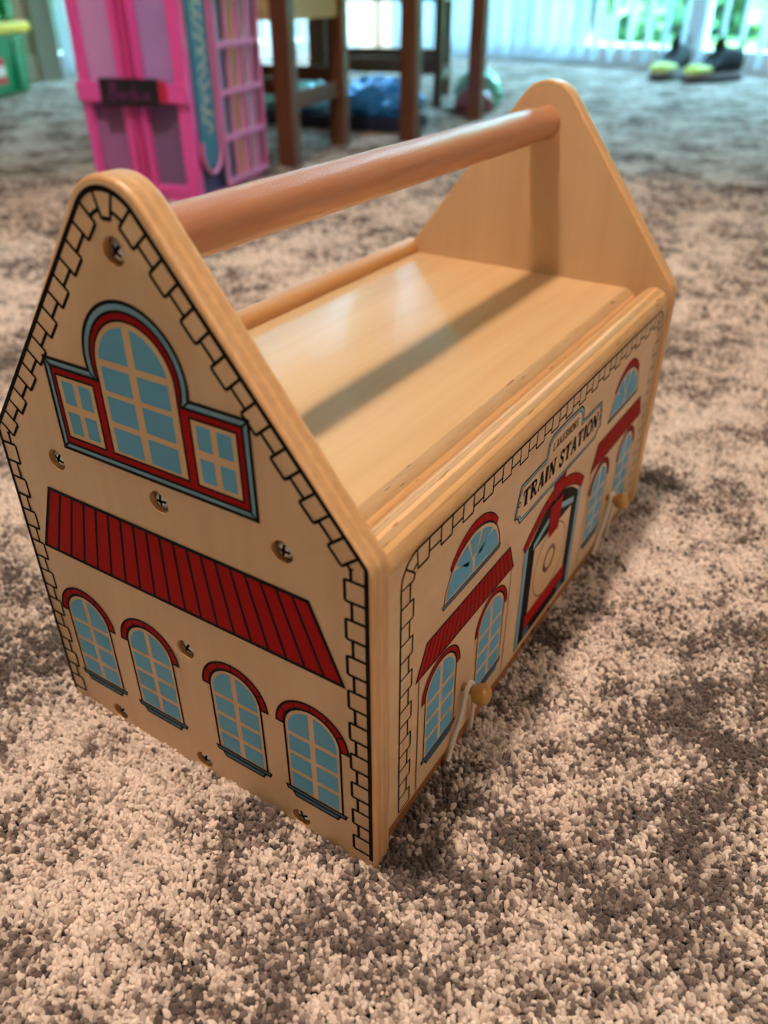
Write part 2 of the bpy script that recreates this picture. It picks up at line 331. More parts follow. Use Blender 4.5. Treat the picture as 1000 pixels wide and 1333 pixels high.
# ------------------------------------------------------------------ carpet pile (stuff)
def carpet_pile():
    def grid(s):
        R = 1.7; n = int(2*R/s)
        ii, jj = np.meshgrid(np.arange(n), np.arange(int(n/0.866)))
        x = (ii + 0.5*(jj % 2))*s - R; y = jj*s*0.866 - R + 0.18
        p = np.stack([x.ravel(), y.ravel()], 1)
        return p + RNG.normal(0, s*0.16, p.shape)
    c = np.array([0.02, 0.18])
    p1 = grid(0.00205); d = np.hypot(*(p1-c).T); p1 = p1[d < 0.60]
    inside = (np.abs(p1[:, 0]) < 0.090) & (p1[:, 1] > 0.006) & (p1[:, 1] < 0.352)
    p1 = p1[~inside]
    p2 = grid(0.0045); d = np.hypot(*(p2-c).T); keep = (d >= 0.60) & (RNG.uniform(0, 1, len(d)) > (d-0.70)/0.85); p2 = p2[keep]; sink = np.clip((d[keep]-0.65)/0.9, 0, 1)*0.0030
    P = np.concatenate([p1, p2]); sc = np.concatenate([np.full(len(p1), 1.0), np.full(len(p2), 2.2)]); zs = np.concatenate([np.ones(len(p1)), 1.0-0.85*sink/0.003])
    wob = 0.0011*np.sin(P[:, 0]*61+1.3*np.sin(P[:, 1]*43)) + 0.0008*np.sin(P[:, 1]*83+P[:, 0]*37)
    z = np.full(len(P), FZ+0.0048) - np.concatenate([np.zeros(len(p1)), 0.0006+sink]) + wob*0.6 + RNG.normal(0, 0.0005, len(P))
    me = bpy.data.meshes.new('carpet_pile'); me.vertices.add(len(P))
    me.vertices.foreach_set('co', np.column_stack([P, z]).ravel())
    sv = sc*RNG.uniform(0.75, 1.25, len(P)); a = me.attributes.new('tuft_scale', 'FLOAT_VECTOR', 'POINT'); a.data.foreach_set('vector', np.column_stack([sv, sv, sv*zs]).astype(np.float32).ravel())
    me.materials.append(m_pile)
    o = bpy.data.objects.new('carpet_pile', me); COL.objects.link(o)
    tag(o, 'short mottled cream and brown carpet pile around the wooden toy', 'carpet', kind='stuff')
    ng = bpy.data.node_groups.new('tufts', 'GeometryNodeTree')
    ng.interface.new_socket('Geometry', in_out='INPUT', socket_type='NodeSocketGeometry'); ng.interface.new_socket('Geometry', in_out='OUTPUT', socket_type='NodeSocketGeometry')
    N = ng.nodes.new; L = ng.links.new
    gi, go = N('NodeGroupInput'), N('NodeGroupOutput')
    ico = N('GeometryNodeMeshIcoSphere'); ico.inputs['Radius'].default_value = 0.00128; ico.inputs['Subdivisions'].default_value = 2
    tf = N('GeometryNodeTransform'); tf.inputs['Scale'].default_value = (0.92, 0.92, 1.9)
    pos = N('GeometryNodeInputPosition'); nz = N('ShaderNodeTexNoise'); nz.inputs['Scale'].default_value = 700; nz.inputs['Detail'].default_value = 1
    sub = N('ShaderNodeVectorMath'); sub.operation = 'SUBTRACT'; sub.inputs[1].default_value = (0.5, 0.5, 0.5)
    scl = N('ShaderNodeVectorMath'); scl.operation = 'SCALE'; scl.inputs['Scale'].default_value = 0.0013
    sp = N('GeometryNodeSetPosition')
    L(pos.outputs[0], nz.inputs['Vector']); L(nz.outputs['Color'], sub.inputs[0]); L(sub.outputs[0], scl.inputs[0]); L(scl.outputs[0], sp.inputs['Offset'])
    sm = N('GeometryNodeSetMaterial'); sm.inputs['Material'].default_value = m_pile
    ss = N('GeometryNodeSetShadeSmooth')
    inst = N('GeometryNodeInstanceOnPoints')
    rv = N('FunctionNodeRandomValue'); rv.data_type = 'FLOAT_VECTOR'; rv.inputs[0].default_value = (-0.7, -0.7, 0); rv.inputs[1].default_value = (0.7, 0.7, 6.28)
    na = N('GeometryNodeInputNamedAttribute'); na.data_type = 'FLOAT_VECTOR'; na.inputs['Name'].default_value = 'tuft_scale'
    L(ico.outputs['Mesh'], tf.inputs['Geometry']); L(tf.outputs[0], sp.inputs['Geometry']); L(sp.outputs[0], ss.inputs['Geometry']); L(ss.outputs[0], sm.inputs['Geometry'])
    L(gi.outputs[0], inst.inputs['Points']); L(sm.outputs[0], inst.inputs['Instance']); L(rv.outputs[0], inst.inputs['Rotation']); L(na.outputs[0], inst.inputs['Scale'])
    L(inst.outputs[0], go.inputs[0])
    md = o.modifiers.new('tufts', 'NODES'); md.node_group = ng
carpet_pile()

# ------------------------------------------------------------------ the toy train station
TB = FZ + 0.0005                      # underside, sunk in the pile
WG, ZE, ZC, RA, T, LN = 0.0971, 0.1586, 0.2508, 0.0201, 0.0121, 0.3578
WP = 0.0956
toy = empty('toy_train_station', (0, 0, TB))
tag(toy, 'wooden toy train station box with printed brick walls and round carry handle', 'toy')
def local(o):                          # children are modelled in world coordinates
    o.parent = toy; o.matrix_parent_inverse = Matrix.Translation((0, 0, -TB)); return o

def arc(cx, cy, r, a0, a1, n):
    return [(cx + r*math.cos(a0+(a1-a0)*i/n), cy + r*math.sin(a0+(a1-a0)*i/n)) for i in range(n+1)]
def fillet(p0, p1, p2, r, n=8):
    p0, p1, p2 = Vector(p0), Vector(p1), Vector(p2); a = (p0-p1).normalized(); b_ = (p2-p1).normalized()
    th = a.angle(b_); d = r/math.tan(th/2); t0 = p1 + a*d; t1 = p1 + b_*d; cc = p1 + (a+b_).normalized()*(r/math.sin(th/2))
    a0 = math.atan2(t0.y-cc.y, t0.x-cc.x); a1 = math.atan2(t1.y-cc.y, t1.x-cc.x)
    while a1-a0 > PI: a1 -= 2*PI
    while a1-a0 < -PI: a1 += 2*PI
    return arc(cc.x, cc.y, r, a0, a1, n)
def tangent_angle(wx, wz, zc, r):
    d = math.hypot(wx, wz-zc); return math.atan2(wz-zc, wx) + math.acos(r/d)
AT = tangent_angle(WG, ZE, ZC, RA)
TP = (RA*math.cos(AT), ZC + RA*math.sin(AT))
def gable_outline():
    right = fillet((0, TB), (WG, TB), (WG, ZE), 0.004) + fillet((WG, TB), (WG, ZE), TP, 0.013, 10)
    top = arc(0, ZC, RA, AT, PI-AT, 28)
    left = [(-x, z) for x, z in reversed(right)]
    return right + top + left
def extrude_y(outline, y0, y1, mface, medge, name, bev=0.0018):
    k = len(outline); bm = bmesh.new()
    f = [bm.verts.new((x, y0, z)) for x, z in outline]; g = [bm.verts.new((x, y1, z)) for x, z in outline]
    bm.faces.new(f); bm.faces.new(list(reversed(g)))
    for i in range(k): bm.faces.new((f[i], g[i], g[(i+1) % k], f[(i+1) % k]))
    bmesh.ops.recalc_face_normals(bm, faces=bm.faces)
    rim = [e for e in bm.edges if abs(e.verts[0].co.y-e.verts[1].co.y) < 1e-6]
    bmesh.ops.bevel(bm, geom=rim, offset=bev, segments=3, profile=0.5, affect='EDGES')
    for fc in bm.faces:
        fc.material_index = 0 if abs(fc.normal.y) > 0.98 else 1
    me = bpy.data.meshes.new(name); bm.to_mesh(me); bm.free(); me.materials.append(mface); me.materials.append(medge)
    o = bpy.data.objects.new(name, me); COL.objects.link(o); shade(o, 35); return o

SCREWS = [(0.0006, 0.248), (-0.0590, 0.1542), (0.0, 0.1537), (0.0598, 0.1536), (-0.0005, 0.0777), (-0.0600, 0.0046), (-0.0015, 0.0049), (0.0575, 0.0044)]
front = extrude_y(gable_outline(), 0.0, T, m_face, m_edge_g, 'gable_panel')
cut = MB()
for x, z in SCREWS:
    r = 0.0049
    cut.lathe([(r, -0.004), (r, 0.0034)], m_edge_g, 28, 'Y', (x, 0, z))
cutter = cut.build('cutter'); bake_boolean(front, cutter); shade(front, 35); local(front)
back = local(extrude_y(gable_outline(), LN-T, LN, m_face, m_edge_g2, 'gable_panel'))

# screw: domed pan head with a cross recess
sm_ = MB().lathe([(0.0040, 0.0), (0.0040, -0.0008), (0.0035, -0.0016), (0.0022, -0.0023), (0.0010, -0.0025), (0.0003, -0.0026)], m_screw, 24, 'Y').build('screw')
cr = MB().box((-0.0026, -0.004, -0.00062), (0.0026, -0.0008, 0.00062), m_black).box((-0.00062, -0.004, -0.0026), (0.00062, -0.0008, 0.0026), m_black).build('cutter')
bake_boolean(sm_, cr); sm_.data.materials.clear(); sm_.data.materials.append(m_screw); sm_.data.materials.append(m_black)
for pl in sm_.data.polygons:
    c3 = pl.center; rad = math.hypot(c3.x, c3.z); pl.material_index = 1 if (rad < 0.0029 and abs(pl.normal.y) < 0.35 and c3.y > -0.0024) or (rad < 0.0026 and abs(c3.y+0.0008) < 1e-5) else 0  # recess faces coloured black to stand in for shade in the slot
shade(sm_, 40)
for i, (x, z) in enumerate(SCREWS):
    s = sm_ if i == 0 else sm_.copy()
    if i: COL.objects.link(s)
    s.parent = front; s.location = (x, 0.00335, z); s.rotation_euler = (0, random.uniform(0, PI), 0)
    s['label'] = 'recessed cross-head screw'

# handle, rail, deck, side panels, base
local(MB().tube([(0, T-0.004+i*(LN-2*T+0.008)/20, 0.2474) for i in range(21)], 0.0100, m_handle, 32).build('handle', smooth=True))
def bullnose(x0, x1, z0, ztop, y0, y1, mf, me_, name, n=14):
    r = (x1-x0)/2; cx = (x0+x1)/2
    ol = [(x1, z0)] + arc(cx, ztop-r, r, 0, PI, n) + [(x0, z0)]
    bm = bmesh.new(); k = len(ol)
    f = [bm.verts.new((x, y0, z)) for x, z in ol]; g = [bm.verts.new((x, y1, z)) for x, z in ol]
    bm.faces.new(f); bm.faces.new(list(reversed(g)))
    for i in range(k): bm.faces.new((f[i], g[i], g[(i+1) % k], f[(i+1) % k]))
    bmesh.ops.recalc_face_normals(bm, faces=bm.faces)
    for fc in bm.faces: fc.material_index = 0 if abs(fc.normal.x) > 0.995 else 1
    me = bpy.data.meshes.new(name); bm.to_mesh(me); bm.free(); me.materials.append(mf); me.materials.append(me_)
    o = bpy.data.objects.new(name, me); COL.objects.link(o); shade(o, 35); return o
G = 0.0002
side = local(bullnose(0.0763, WP, 0.0090, 0.1585, T+0.0012, LN-T-0.0008, m_side, m_edge_p, 'side_panel'))
left = local(bullnose(-WP, -0.0860, 0.0062, 0.1490, T+G, LN-T-G, m_side, m_side, 'side_panel'))
local(MB().tube([(-0.0962, T-0.003+i*(LN-2*T+0.006)/16, 0.1568) for i in range(17)], 0.0072, m_rail, 24).build('rail', smooth=True))
# deck board with a rounded right edge
ol = [(-0.0905, 0.1395), (0.0755, 0.1395)] + [(x, z) for x, z in arc(0.0655, 0.1450, 0.0100, 0.0, PI/2, 12)] + [(-0.0905, 0.1550)]
bm = bmesh.new(); k = len(ol)
f = [bm.verts.new((x, T+G, z)) for x, z in ol]; g = [bm.verts.new((x, LN-T-G, z)) for x, z in ol]
bm.faces.new(f); bm.faces.new(list(reversed(g)))
for i in range(k): bm.faces.new((f[i], g[i], g[(i+1) % k], f[(i+1) % k]))
bmesh.ops.recalc_face_normals(bm, faces=bm.faces)
for fc in bm.faces: fc.material_index = 0 if fc.normal.z > 0.99 else 1
me = bpy.data.meshes.new('deck'); bm.to_mesh(me); bm.free(); me.materials.append(m_deck); me.materials.append(m_edge_d)
deck = bpy.data.objects.new('deck', me); COL.objects.link(deck); shade(deck, 35); local(deck)
base = local(MB().box((-0.0935, T+G, TB), (0.0942, LN-T-G, 0.0086), m_base).build('base_board', bevel=0.0008))
base['label'] = 'orange-brown base board under the side wall'
for y, z, r in ((0.158, 0.0005, 0.0016), (0.172, 0.0008, 0.0030), (0.196, 0.0005, 0.0016)):
    k = MB().lathe([(r, 0.0), (r, 0.0004)], m_hole, 16, 'X', (0.0942, y, z+0.0040)).build('peg_hole', base)
    k.matrix_parent_inverse = Matrix.Identity(4)

# ---------------- flat printed artwork (thin ink layers on the panels)
class Ink:
    def __init__(s, to3d): s.mb = MB(); s.t = to3d
    def poly(s, pts, m, lay=0):
        s.mb.add([s.t(p[0], p[1], lay) for p in pts], [tuple(range(len(pts)))], m)
    def strip(s, a, b_, m, lay=0):
        n = len(a); s.mb.add([s.t(p[0], p[1], lay) for p in a] + [s.t(p[0], p[1], lay) for p in b_], [(i, i+1, n+i+1, n+i) for i in range(n-1)], m)
    def stroke(s, pts, wd, m, lay=2, closed=False):
        P = [Vector((p[0], p[1])) for p in pts]; n = len(P); A = []; B = []
        for i in range(n):
            if closed: a, c = P[(i-1) % n], P[(i+1) % n]
            else: a, c = P[max(i-1, 0)], P[min(i+1, n-1)]
            d0 = (P[i]-a) if (P[i]-a).length > 1e-9 else (c-P[i]); d1 = (c-P[i]) if (c-P[i]).length > 1e-9 else d0
            d0 = d0.normalized(); d1 = d1.normalized()
            n0 = Vector((-d0.y, d0.x)); n1 = Vector((-d1.y, d1.x)); mm = n0+n1
            if mm.length < 1e-6: mm = n0
            mm.normalize(); k = min(1/max(0.35, mm.dot(n0)), 2.2)*wd/2
            A.append(P[i]+mm*k); B.append(P[i]-mm*k)
        if closed: A.append(A[0]); B.append(B[0])
        s.strip(A, B, m, lay)
    def build(s, name, parent, label=None):
        o = s.mb.build(name, parent, fix=False)
        if label: o['label'] = label
        return o
STEP = 0.00005
fr = lambda x, z, l: (x*0.001, -0.00006-l*STEP, z*0.001)
sd3 = lambda y, z, l: (WP+0.00006+l*STEP, y*0.001, z*0.001)

def offset_inward(path, normals, d): return [(p[0]+n[0]*d, p[1]+n[1]*d) for p, n in zip(path, normals)]
def brick_border(ink, path, bounds, wide0, dw, dn, lw_out, lw, side=1):
    """path: list of (x,z) dense; bounds: arc lengths of brick joints; alternate wide/narrow"""
    P = np.array(path); seg = np.hypot(*(P[1:]-P[:-1]).T); S = np.concatenate([[0], np.cumsum(seg)])
    def at(s_):
        s_ = min(max(s_, 0), S[-1]); i = min(np.searchsorted(S, s_, 'right')-1, len(P)-2); i = max(i, 0)
        t = (s_-S[i])/max(seg[i], 1e-9); return P[i]+(P[i+1]-P[i])*t
    def nrm(s_):
        a, c = at(s_-1.2), at(s_+1.2); d = (c-a)/np.linalg.norm(c-a); return np.array([-d[1], d[0]])*side
    ink.stroke(path, lw_out, m_black, 2)
    n = len(bounds)-1; dep = [dw if (i % 2 == 0) == wide0 else dn for i in range(n)]
    for i in range(n+1):
        s_ = bounds[i]; d = max(dep[max(i-1, 0)], dep[min(i, n-1)]); p = at(s_); q = p + nrm(s_)*d
        ink.stroke([p, q], lw, m_black, 2)
    for i in range(n):
        s0, s1 = bounds[i], bounds[i+1]; m_ = 5
        pts = [at(s0+(s1-s0)*j/m_) + nrm(s0+(s1-s0)*j/m_)*dep[i] for j in range(m_+1)]
        ink.stroke(pts, lw*1.1, m_black, 2)

# front border path
XO, ZEP, ZCP, RP = 95.2, 160.2, 250.6, 16.4
at_ = tangent_angle(XO, ZEP, ZCP, RP)
half = [(XO, 2.4), (XO, ZEP-3)] + fillet((XO, 0), (XO, ZEP), (RP*math.cos(at_), ZCP+RP*math.sin(at_)), 3.0, 4) + arc(0, ZCP, RP, at_, PI/2, 14)
def dist(path): return sum(math.dist(path[i], path[i+1]) for i in range(len(path)-1))
H = dist(half)
bd = [0.0]
z = 5.2-2.4; wide = True
bd = [z]
while z + 2.4 < 143: z += 9.2 if wide else 8.15; wide = not wide; bd.append(z)
start = bd[-1]
if wide: start += 9.2; bd.append(start); wide = False
s_corner = start + 11.5; bd.append(s_corner)             # narrow brick over the eave
key = 4.4; nb = int(round((H-key-s_corner)/8.4)); nb += nb % 2
for i in range(1, nb+1): bd.append(s_corner + (H-key-s_corner)*i/nb)
full = half + [(-x, zz) for x, zz in reversed(half[:-1])]
bounds = bd + [2*H-v for v in reversed(bd)]
ink = Ink(fr); brick_border(ink, full, bounds, True, 8.9, 6.2, 1.9, 1.2, side=1)
ink.build('printed_brick_border', front, 'black outlined brick border print')

def arched_window(ink, cx, zb, hw, zs, top_red, lw=0.75, rin=None):
    """panes, frame line, red arch and sill; cx,zb in mm"""
    rin = rin or hw; ro = rin + top_red
    e0 = 0.02
    # frame line
    fl = [(cx-hw, zb), (cx-hw, zs)] + arc(cx, zs, hw, PI, 0, 18) + [(cx+hw, zs), (cx+hw, zb)]
    ink.stroke(fl, lw, m_black, 2)
    # red arch
    A = arc(cx, zs, ro, PI-e0, e0, 20); B = arc(cx, zs, rin+0.3, PI-e0, e0, 20)
    ink.strip(A, B, m_red, 1); ink.stroke(A + list(reversed(B)), lw, m_black, 3, closed=True)
    for i in range(1, 6):
        a = PI*i/6; ink.stroke([(cx+(rin+0.3)*math.cos(a), zs+(rin+0.3)*math.sin(a)), (cx+ro*math.cos(a), zs+ro*math.sin(a))], lw*0.6, m_black, 3)
    # panes
    g = 1.35; pw = hw-1.9
    rows = [(zb+1.3+i*(zs-4.2-zb)/3, zb+1.3+i*(zs-4.2-zb)/3 + (zs-4.2-zb)/3-2.3) for i in range(3)]
    for sx in (-1, 1):
        for a, b2 in rows: ink.poly([(cx+sx*g, a), (cx+sx*pw, a), (cx+sx*pw, b2), (cx+sx*g, b2)], m_blue, 1)
        z0 = rows[-1][1]+2.3; rr_ = pw
        a_in = math.acos(g/rr_)
        top = arc(cx, zs-0.5, rr_, 0.0, a_in, 10)
        ink.poly([(cx+sx*g, z0), (cx+sx*pw, z0)] + [(cx+sx*(x-cx), zz) for x, zz in top], m_blue, 1)
    # sill
    ink.poly([(cx-hw-2, zb), (cx+hw+2, zb), (cx+hw+1.2, zb-2.3), (cx-hw-1.2, zb-2.3)], m_dkblue, 1); ink.stroke([(cx-hw-2, zb), (cx+hw+2, zb), (cx+hw+1.2, zb-2.3), (cx-hw-1.2, zb-2.3)], lw*0.9, m_black, 2, closed=True)
    ink.poly([(cx-hw+1.4, zb-2.3), (cx+hw-1.4, zb-2.3), (cx+hw-3, zb-5.2), (cx-hw+3, zb-5.2)], m_dkblue, 1); ink.stroke([(cx-hw+1.4, zb-2.3), (cx+hw-1.4, zb-2.3), (cx+hw-3, zb-5.2), (cx-hw+3, zb-5.2)], lw*0.9, m_black, 2, closed=True)

for cx in (-66.6, -25.4, 25.9, 67.0):
    ink = Ink(fr); arched_window(ink, cx, 23.8, 14.2, 63.5, 4.0, lw=1.1)
    ink.build('printed_arched_window', front, 'small arched window print with red arch')

def awning(ink, tl, tr, bl, br, n, lw=0.8):
    ink.poly([tl, tr, br, bl], m_red, 1); ink.stroke([tl, tr, br, bl], lw*1.25, m_black, 3, closed=True)
    for i in range(1, n):
        t = i/n; a = (tl[0]+(tr[0]-tl[0])*t, tl[1]+(tr[1]-tl[1])*t); c_ = (bl[0]+(br[0]-bl[0])*t, bl[1]+(br[1]-bl[1])*t)
        ink.stroke([a, c_], lw, m_black, 2)
ink = Ink(fr); awning(ink, (-70, 137.0), (70, 136.0), (-84.5, 101.6), (84.2, 101.8), 19, lw=1.35); ink.build('printed_awning', front, 'red striped awning print')

# big three-part window
ink = Ink(fr)
def tri(hw, z0, z1, ah, zs):      # outline of the stepped window
    a = math.asin(max(-1, min(1, (z1-zs)/ah)))
    return [(-hw, z0), (hw, z0), (hw, z1)] + arc(-0.4, zs, ah, a, PI-a, 26) + [(-hw, z1)]
o1 = tri(50.4, 163.2, 202.0, 25.0, 206.4); o2 = tri(47.5, 166.0, 199.0, 21.9, 206.2)
ink.poly(o1, m_trim, 0); ink.stroke(o1, 1.4, m_black, 3, closed=True)
ink.poly(o2, m_red, 1); ink.stroke(o2, 1.1, m_black, 3, closed=True)
c0 = [(-20.2, 169.4), (19.2, 169.4)] + arc(-0.5, 205.4, 19.6, 0, PI, 24)
ink.poly(c0, m_cream, 2); ink.stroke(c0, 0.9, m_black, 3, closed=True)
for x0, x1 in ((-45.4, -24.4), (23.6, 44.8)):
    q = [(x0, 169.2), (x1, 169.2), (x1, 196.0), (x0, 196.0)]
    ink.poly(q, m_cream, 2); ink.stroke(q, 0.9, m_black, 3, closed=True)
    mxx = (x0+x1)/2; gx = 1.4
    for za, zb in ((171.4, 181.0), (184.3, 194.0)):
        for xa, xb in ((x0+2.6, mxx-gx), (mxx+gx, x1-2.4)): ink.poly([(xa, za), (xb, za), (xb, zb), (xa, zb)], m_blue, 3)
for za, zb in ((170.9, 181.2), (183.6, 193.9), (196.0, 205.6)):
    for xa, xb in ((-17.4, -3.0), (0.6, 15.6)): ink.poly([(xa, za), (xb, za), (xb, zb), (xa, zb)], m_blue, 3)
cxw, zsw, rw = -0.9, 205.5, 17.0
for sx in (-1, 1):
    g = 1.75; a_lo = math.asin((208.3-zsw)/rw); a_hi = math.acos(g/rw)
    ink.poly([(cxw+sx*g, 208.3)] + [(cxw+sx*(x-cxw), zz) for x, zz in arc(cxw, zsw, rw, a_lo, a_hi, 12)], m_blue, 3)
for p, q in (((-50.4, 202), (-47.5, 199)), ((50.4, 202), (47.5, 199)), ((-50.4, 163.2), (-47.5, 166)), ((50.4, 163.2), (47.5, 166)), ((-25.2, 202), (-21.9, 199)), ((24.6, 202), (21.2, 199))):
    ink.stroke([p, q], 0.9, m_black, 4)
ink.build('printed_window', front, 'large three-part arched window print with red and blue frame')

# ---- side wall artwork (y, z in mm); mirrored about the middle
YC = 180.4
sp_ = [(21.2, 11.0), (21.2, 137.0)] + arc(33.2, 137.2, 12.0, PI, PI/2, 8) + [(YC, 149.2)]
HS = dist(sp_); spf = sp_ + [(2*YC-y, zz) for y, zz in reversed(sp_[:-1])]
nbs = int(round(HS/9.0)); nbs += (nbs % 2 == 1); k0 = HS/(nbs+0.5)
bs = [i*k0 for i in range(nbs+1)]; bs = bs + [2*HS-v for v in reversed(bs)]
ink = Ink(sd3); brick_border(ink, spf, bs, True, 9.0, 6.4, 1.0, 0.85, side=-1); ink.build('printed_brick_border', side, 'black outlined brick border print')
for sgn in (0, 1):
    my = (lambda y: y) if sgn == 0 else (lambda y: 2*YC-y)
    for cy in (56.4, 106.0):
        ink = Ink(sd3); arched_window(ink, my(cy), 25.0, 14.2, 62.0, 3.2, lw=0.75)
        ink.build('printed_arched_window', side, 'small arched window print with red arch')
    ink = Ink(sd3)
    a, c_ = sorted((my(42.1), my(120.6))); d, e = sorted((my(33.8), my(127.3)))
    awning(ink, (a, 96.2), (c_, 96.2), (d, 80.6), (e, 80.6), 20, lw=0.7); ink.build('printed_awning', side, 'red striped awning print')
    for y in (36.2, 125.6):
        ink = Ink(sd3); ink.stroke([(my(y), 80.4), (my(y), 11.0)], 0.6, m_black, 2); ink.build('printed_pilaster_line', side)
    # half-round window
    ink = Ink(sd3); cy = my(81.2); zb = 106.2; rx, rz = 26.0, 22.5
    el = lambda kx, kz, a0, a1, n: [(cy+kx*math.cos(a0+(a1-a0)*i/n), zb+kz*math.sin(a0+(a1-a0)*i/n)) for i in range(n+1)]
    ink.stroke([(cy-rx, zb)] + el(rx, rz, PI, 0, 24) + [(cy+rx, zb)], 0.6, m_black, 2)
    A = el(rx+1.0, 28.0, PI*0.80, PI*0.20, 20); B = el(rx-0.6, 23.4, PI*0.80, PI*0.20, 20)
    ink.strip(A, B, m_red, 1); ink.stroke(A+list(reversed(B)), 0.6, m_black, 3, closed=True)
    for i in range(1, 6):
        j = int(20*i/6); ink.stroke([A[j], B[j]], 0.4, m_black, 3)
    # fan panes
    angs = [0.0, 0.24, 0.42, 0.58, 0.76, 1.0]; kk = 0.34
    for i in range(5):
        a0, a1 = PI*angs[i]+0.05, PI*angs[i+1]-0.05
        if i in (0, 4):
            ee = el(rx-2.0, rz-2.2, a0, a1, 6)
            inn = [(cy+(1.2 if i == 0 else -1.2), zb+1.2), (cy+(1.2 if i == 0 else -1.2), zb+8.5)] if i == 4 else [(cy+1.2, zb+8.5), (cy+1.2, zb+1.2)]
            ink.poly([(p[0], max(p[1], zb+1.2)) for p in ee] + (inn if i == 0 else [(cy-1.2, zb+1.2), (cy-1.2, zb+8.5)][::1]), m_blue, 1)
        else:
            ink.poly(el(rx-2.0, rz-2.2, a0, a1, 6) + el((rx-2)*kk, (rz-2)*kk+3, a1, a0, 3), m_blue, 1)
    ink.poly([(cy-27.5, zb), (cy+27.5, zb), (cy+26.5, zb-2.2), (cy-26.5, zb-2.2)], m_dkblue, 1); ink.stroke([(cy-27.5, zb), (cy+27.5, zb), (cy+26.5, zb-2.2), (cy-26.5, zb-2.2)], 0.5, m_black, 2, closed=True)
    ink.build('printed_fan_window', side, 'half-round fan window print with red arch')

# tunnel arch with a locomotive front
ink = Ink(sd3)
def flat_arc(y0, y1, z0, zt, n=20):
    return [(y0+(y1-y0)*i/n, z0+(zt-z0)*(1-(2*i/n-1)**2)) for i in range(n+1)]
inner = flat_arc(146.2, 214.6, 79.0, 93.5)
ink.poly([(146.2, 13.0), (214.6, 13.0)] + list(reversed(inner)), m_black, 1)
for a, c_ in ((141.6, 146.2), (214.6, 219.2)):
    q = [(a, 12.4), (c_, 12.4), (c_, 81), (a, 81)]; ink.poly(q, m_trim, 1); ink.stroke(q, 0.5, m_black, 2, closed=True)
A = flat_arc(138.6, 222.2, 84.0, 101.0); B = flat_arc(141.6, 219.2, 79.0, 93.8)
ink.strip(A, B, m_red, 2); ink.stroke(A+list(reversed(B)), 0.6, m_black, 3, closed=True)
for j in (3, 6, 14, 17): ink.stroke([A[j], B[j]], 0.4, m_black, 3)
q = [(174.5, 92.0), (186.5, 92.0), (188.5, 104.0), (172.5, 104.0)]; ink.poly(q, m_red, 3); ink.stroke(q, 0.6, m_black, 4, closed=True)
ink.poly([(155.0, 30.0), (206.0, 30.0), (206.0, 74.0), (155.0, 74.0)], m_cream, 2)
ink.poly([(152.5, 74.5), (171.5, 80.5), (171.5, 84.5), (152.5, 78.5)], m_trim, 3); ink.poly([(189.0, 80.5), (208.0, 74.5), (208.0, 78.5), (189.0, 84.5)], m_trim, 3)
cb = arc(180.2, 52.0, 22.0, 0, 2*PI, 32)[:-1]; ink.poly(cb, m_cream, 3); ink.stroke(cb, 0.8, m_brown, 4, closed=True)
q = [(174.0, 69.0), (187.5, 69.0), (189.5, 90.0), (172.0, 90.0)]; ink.poly(q, m_red, 4)
ink.stroke(arc(179.6, 53.0, 7.2, 0, 2*PI, 24)[:-1], 2.6, m_brown, 4, closed=True)
q = [(151.5, 20.5), (209.0, 20.5), (209.0, 30.5), (151.5, 30.5)]; ink.poly(q, m_red, 4); ink.stroke(q, 0.5, m_black, 5, closed=True)
for a in (152.5, 200.5): ink.poly([(a, 13.5), (a+7.5, 13.5), (a+7.5, 19.5), (a, 19.5)], m_dkblue, 3)
ink.build('printed_train', side, 'locomotive front print inside a red arched doorway')

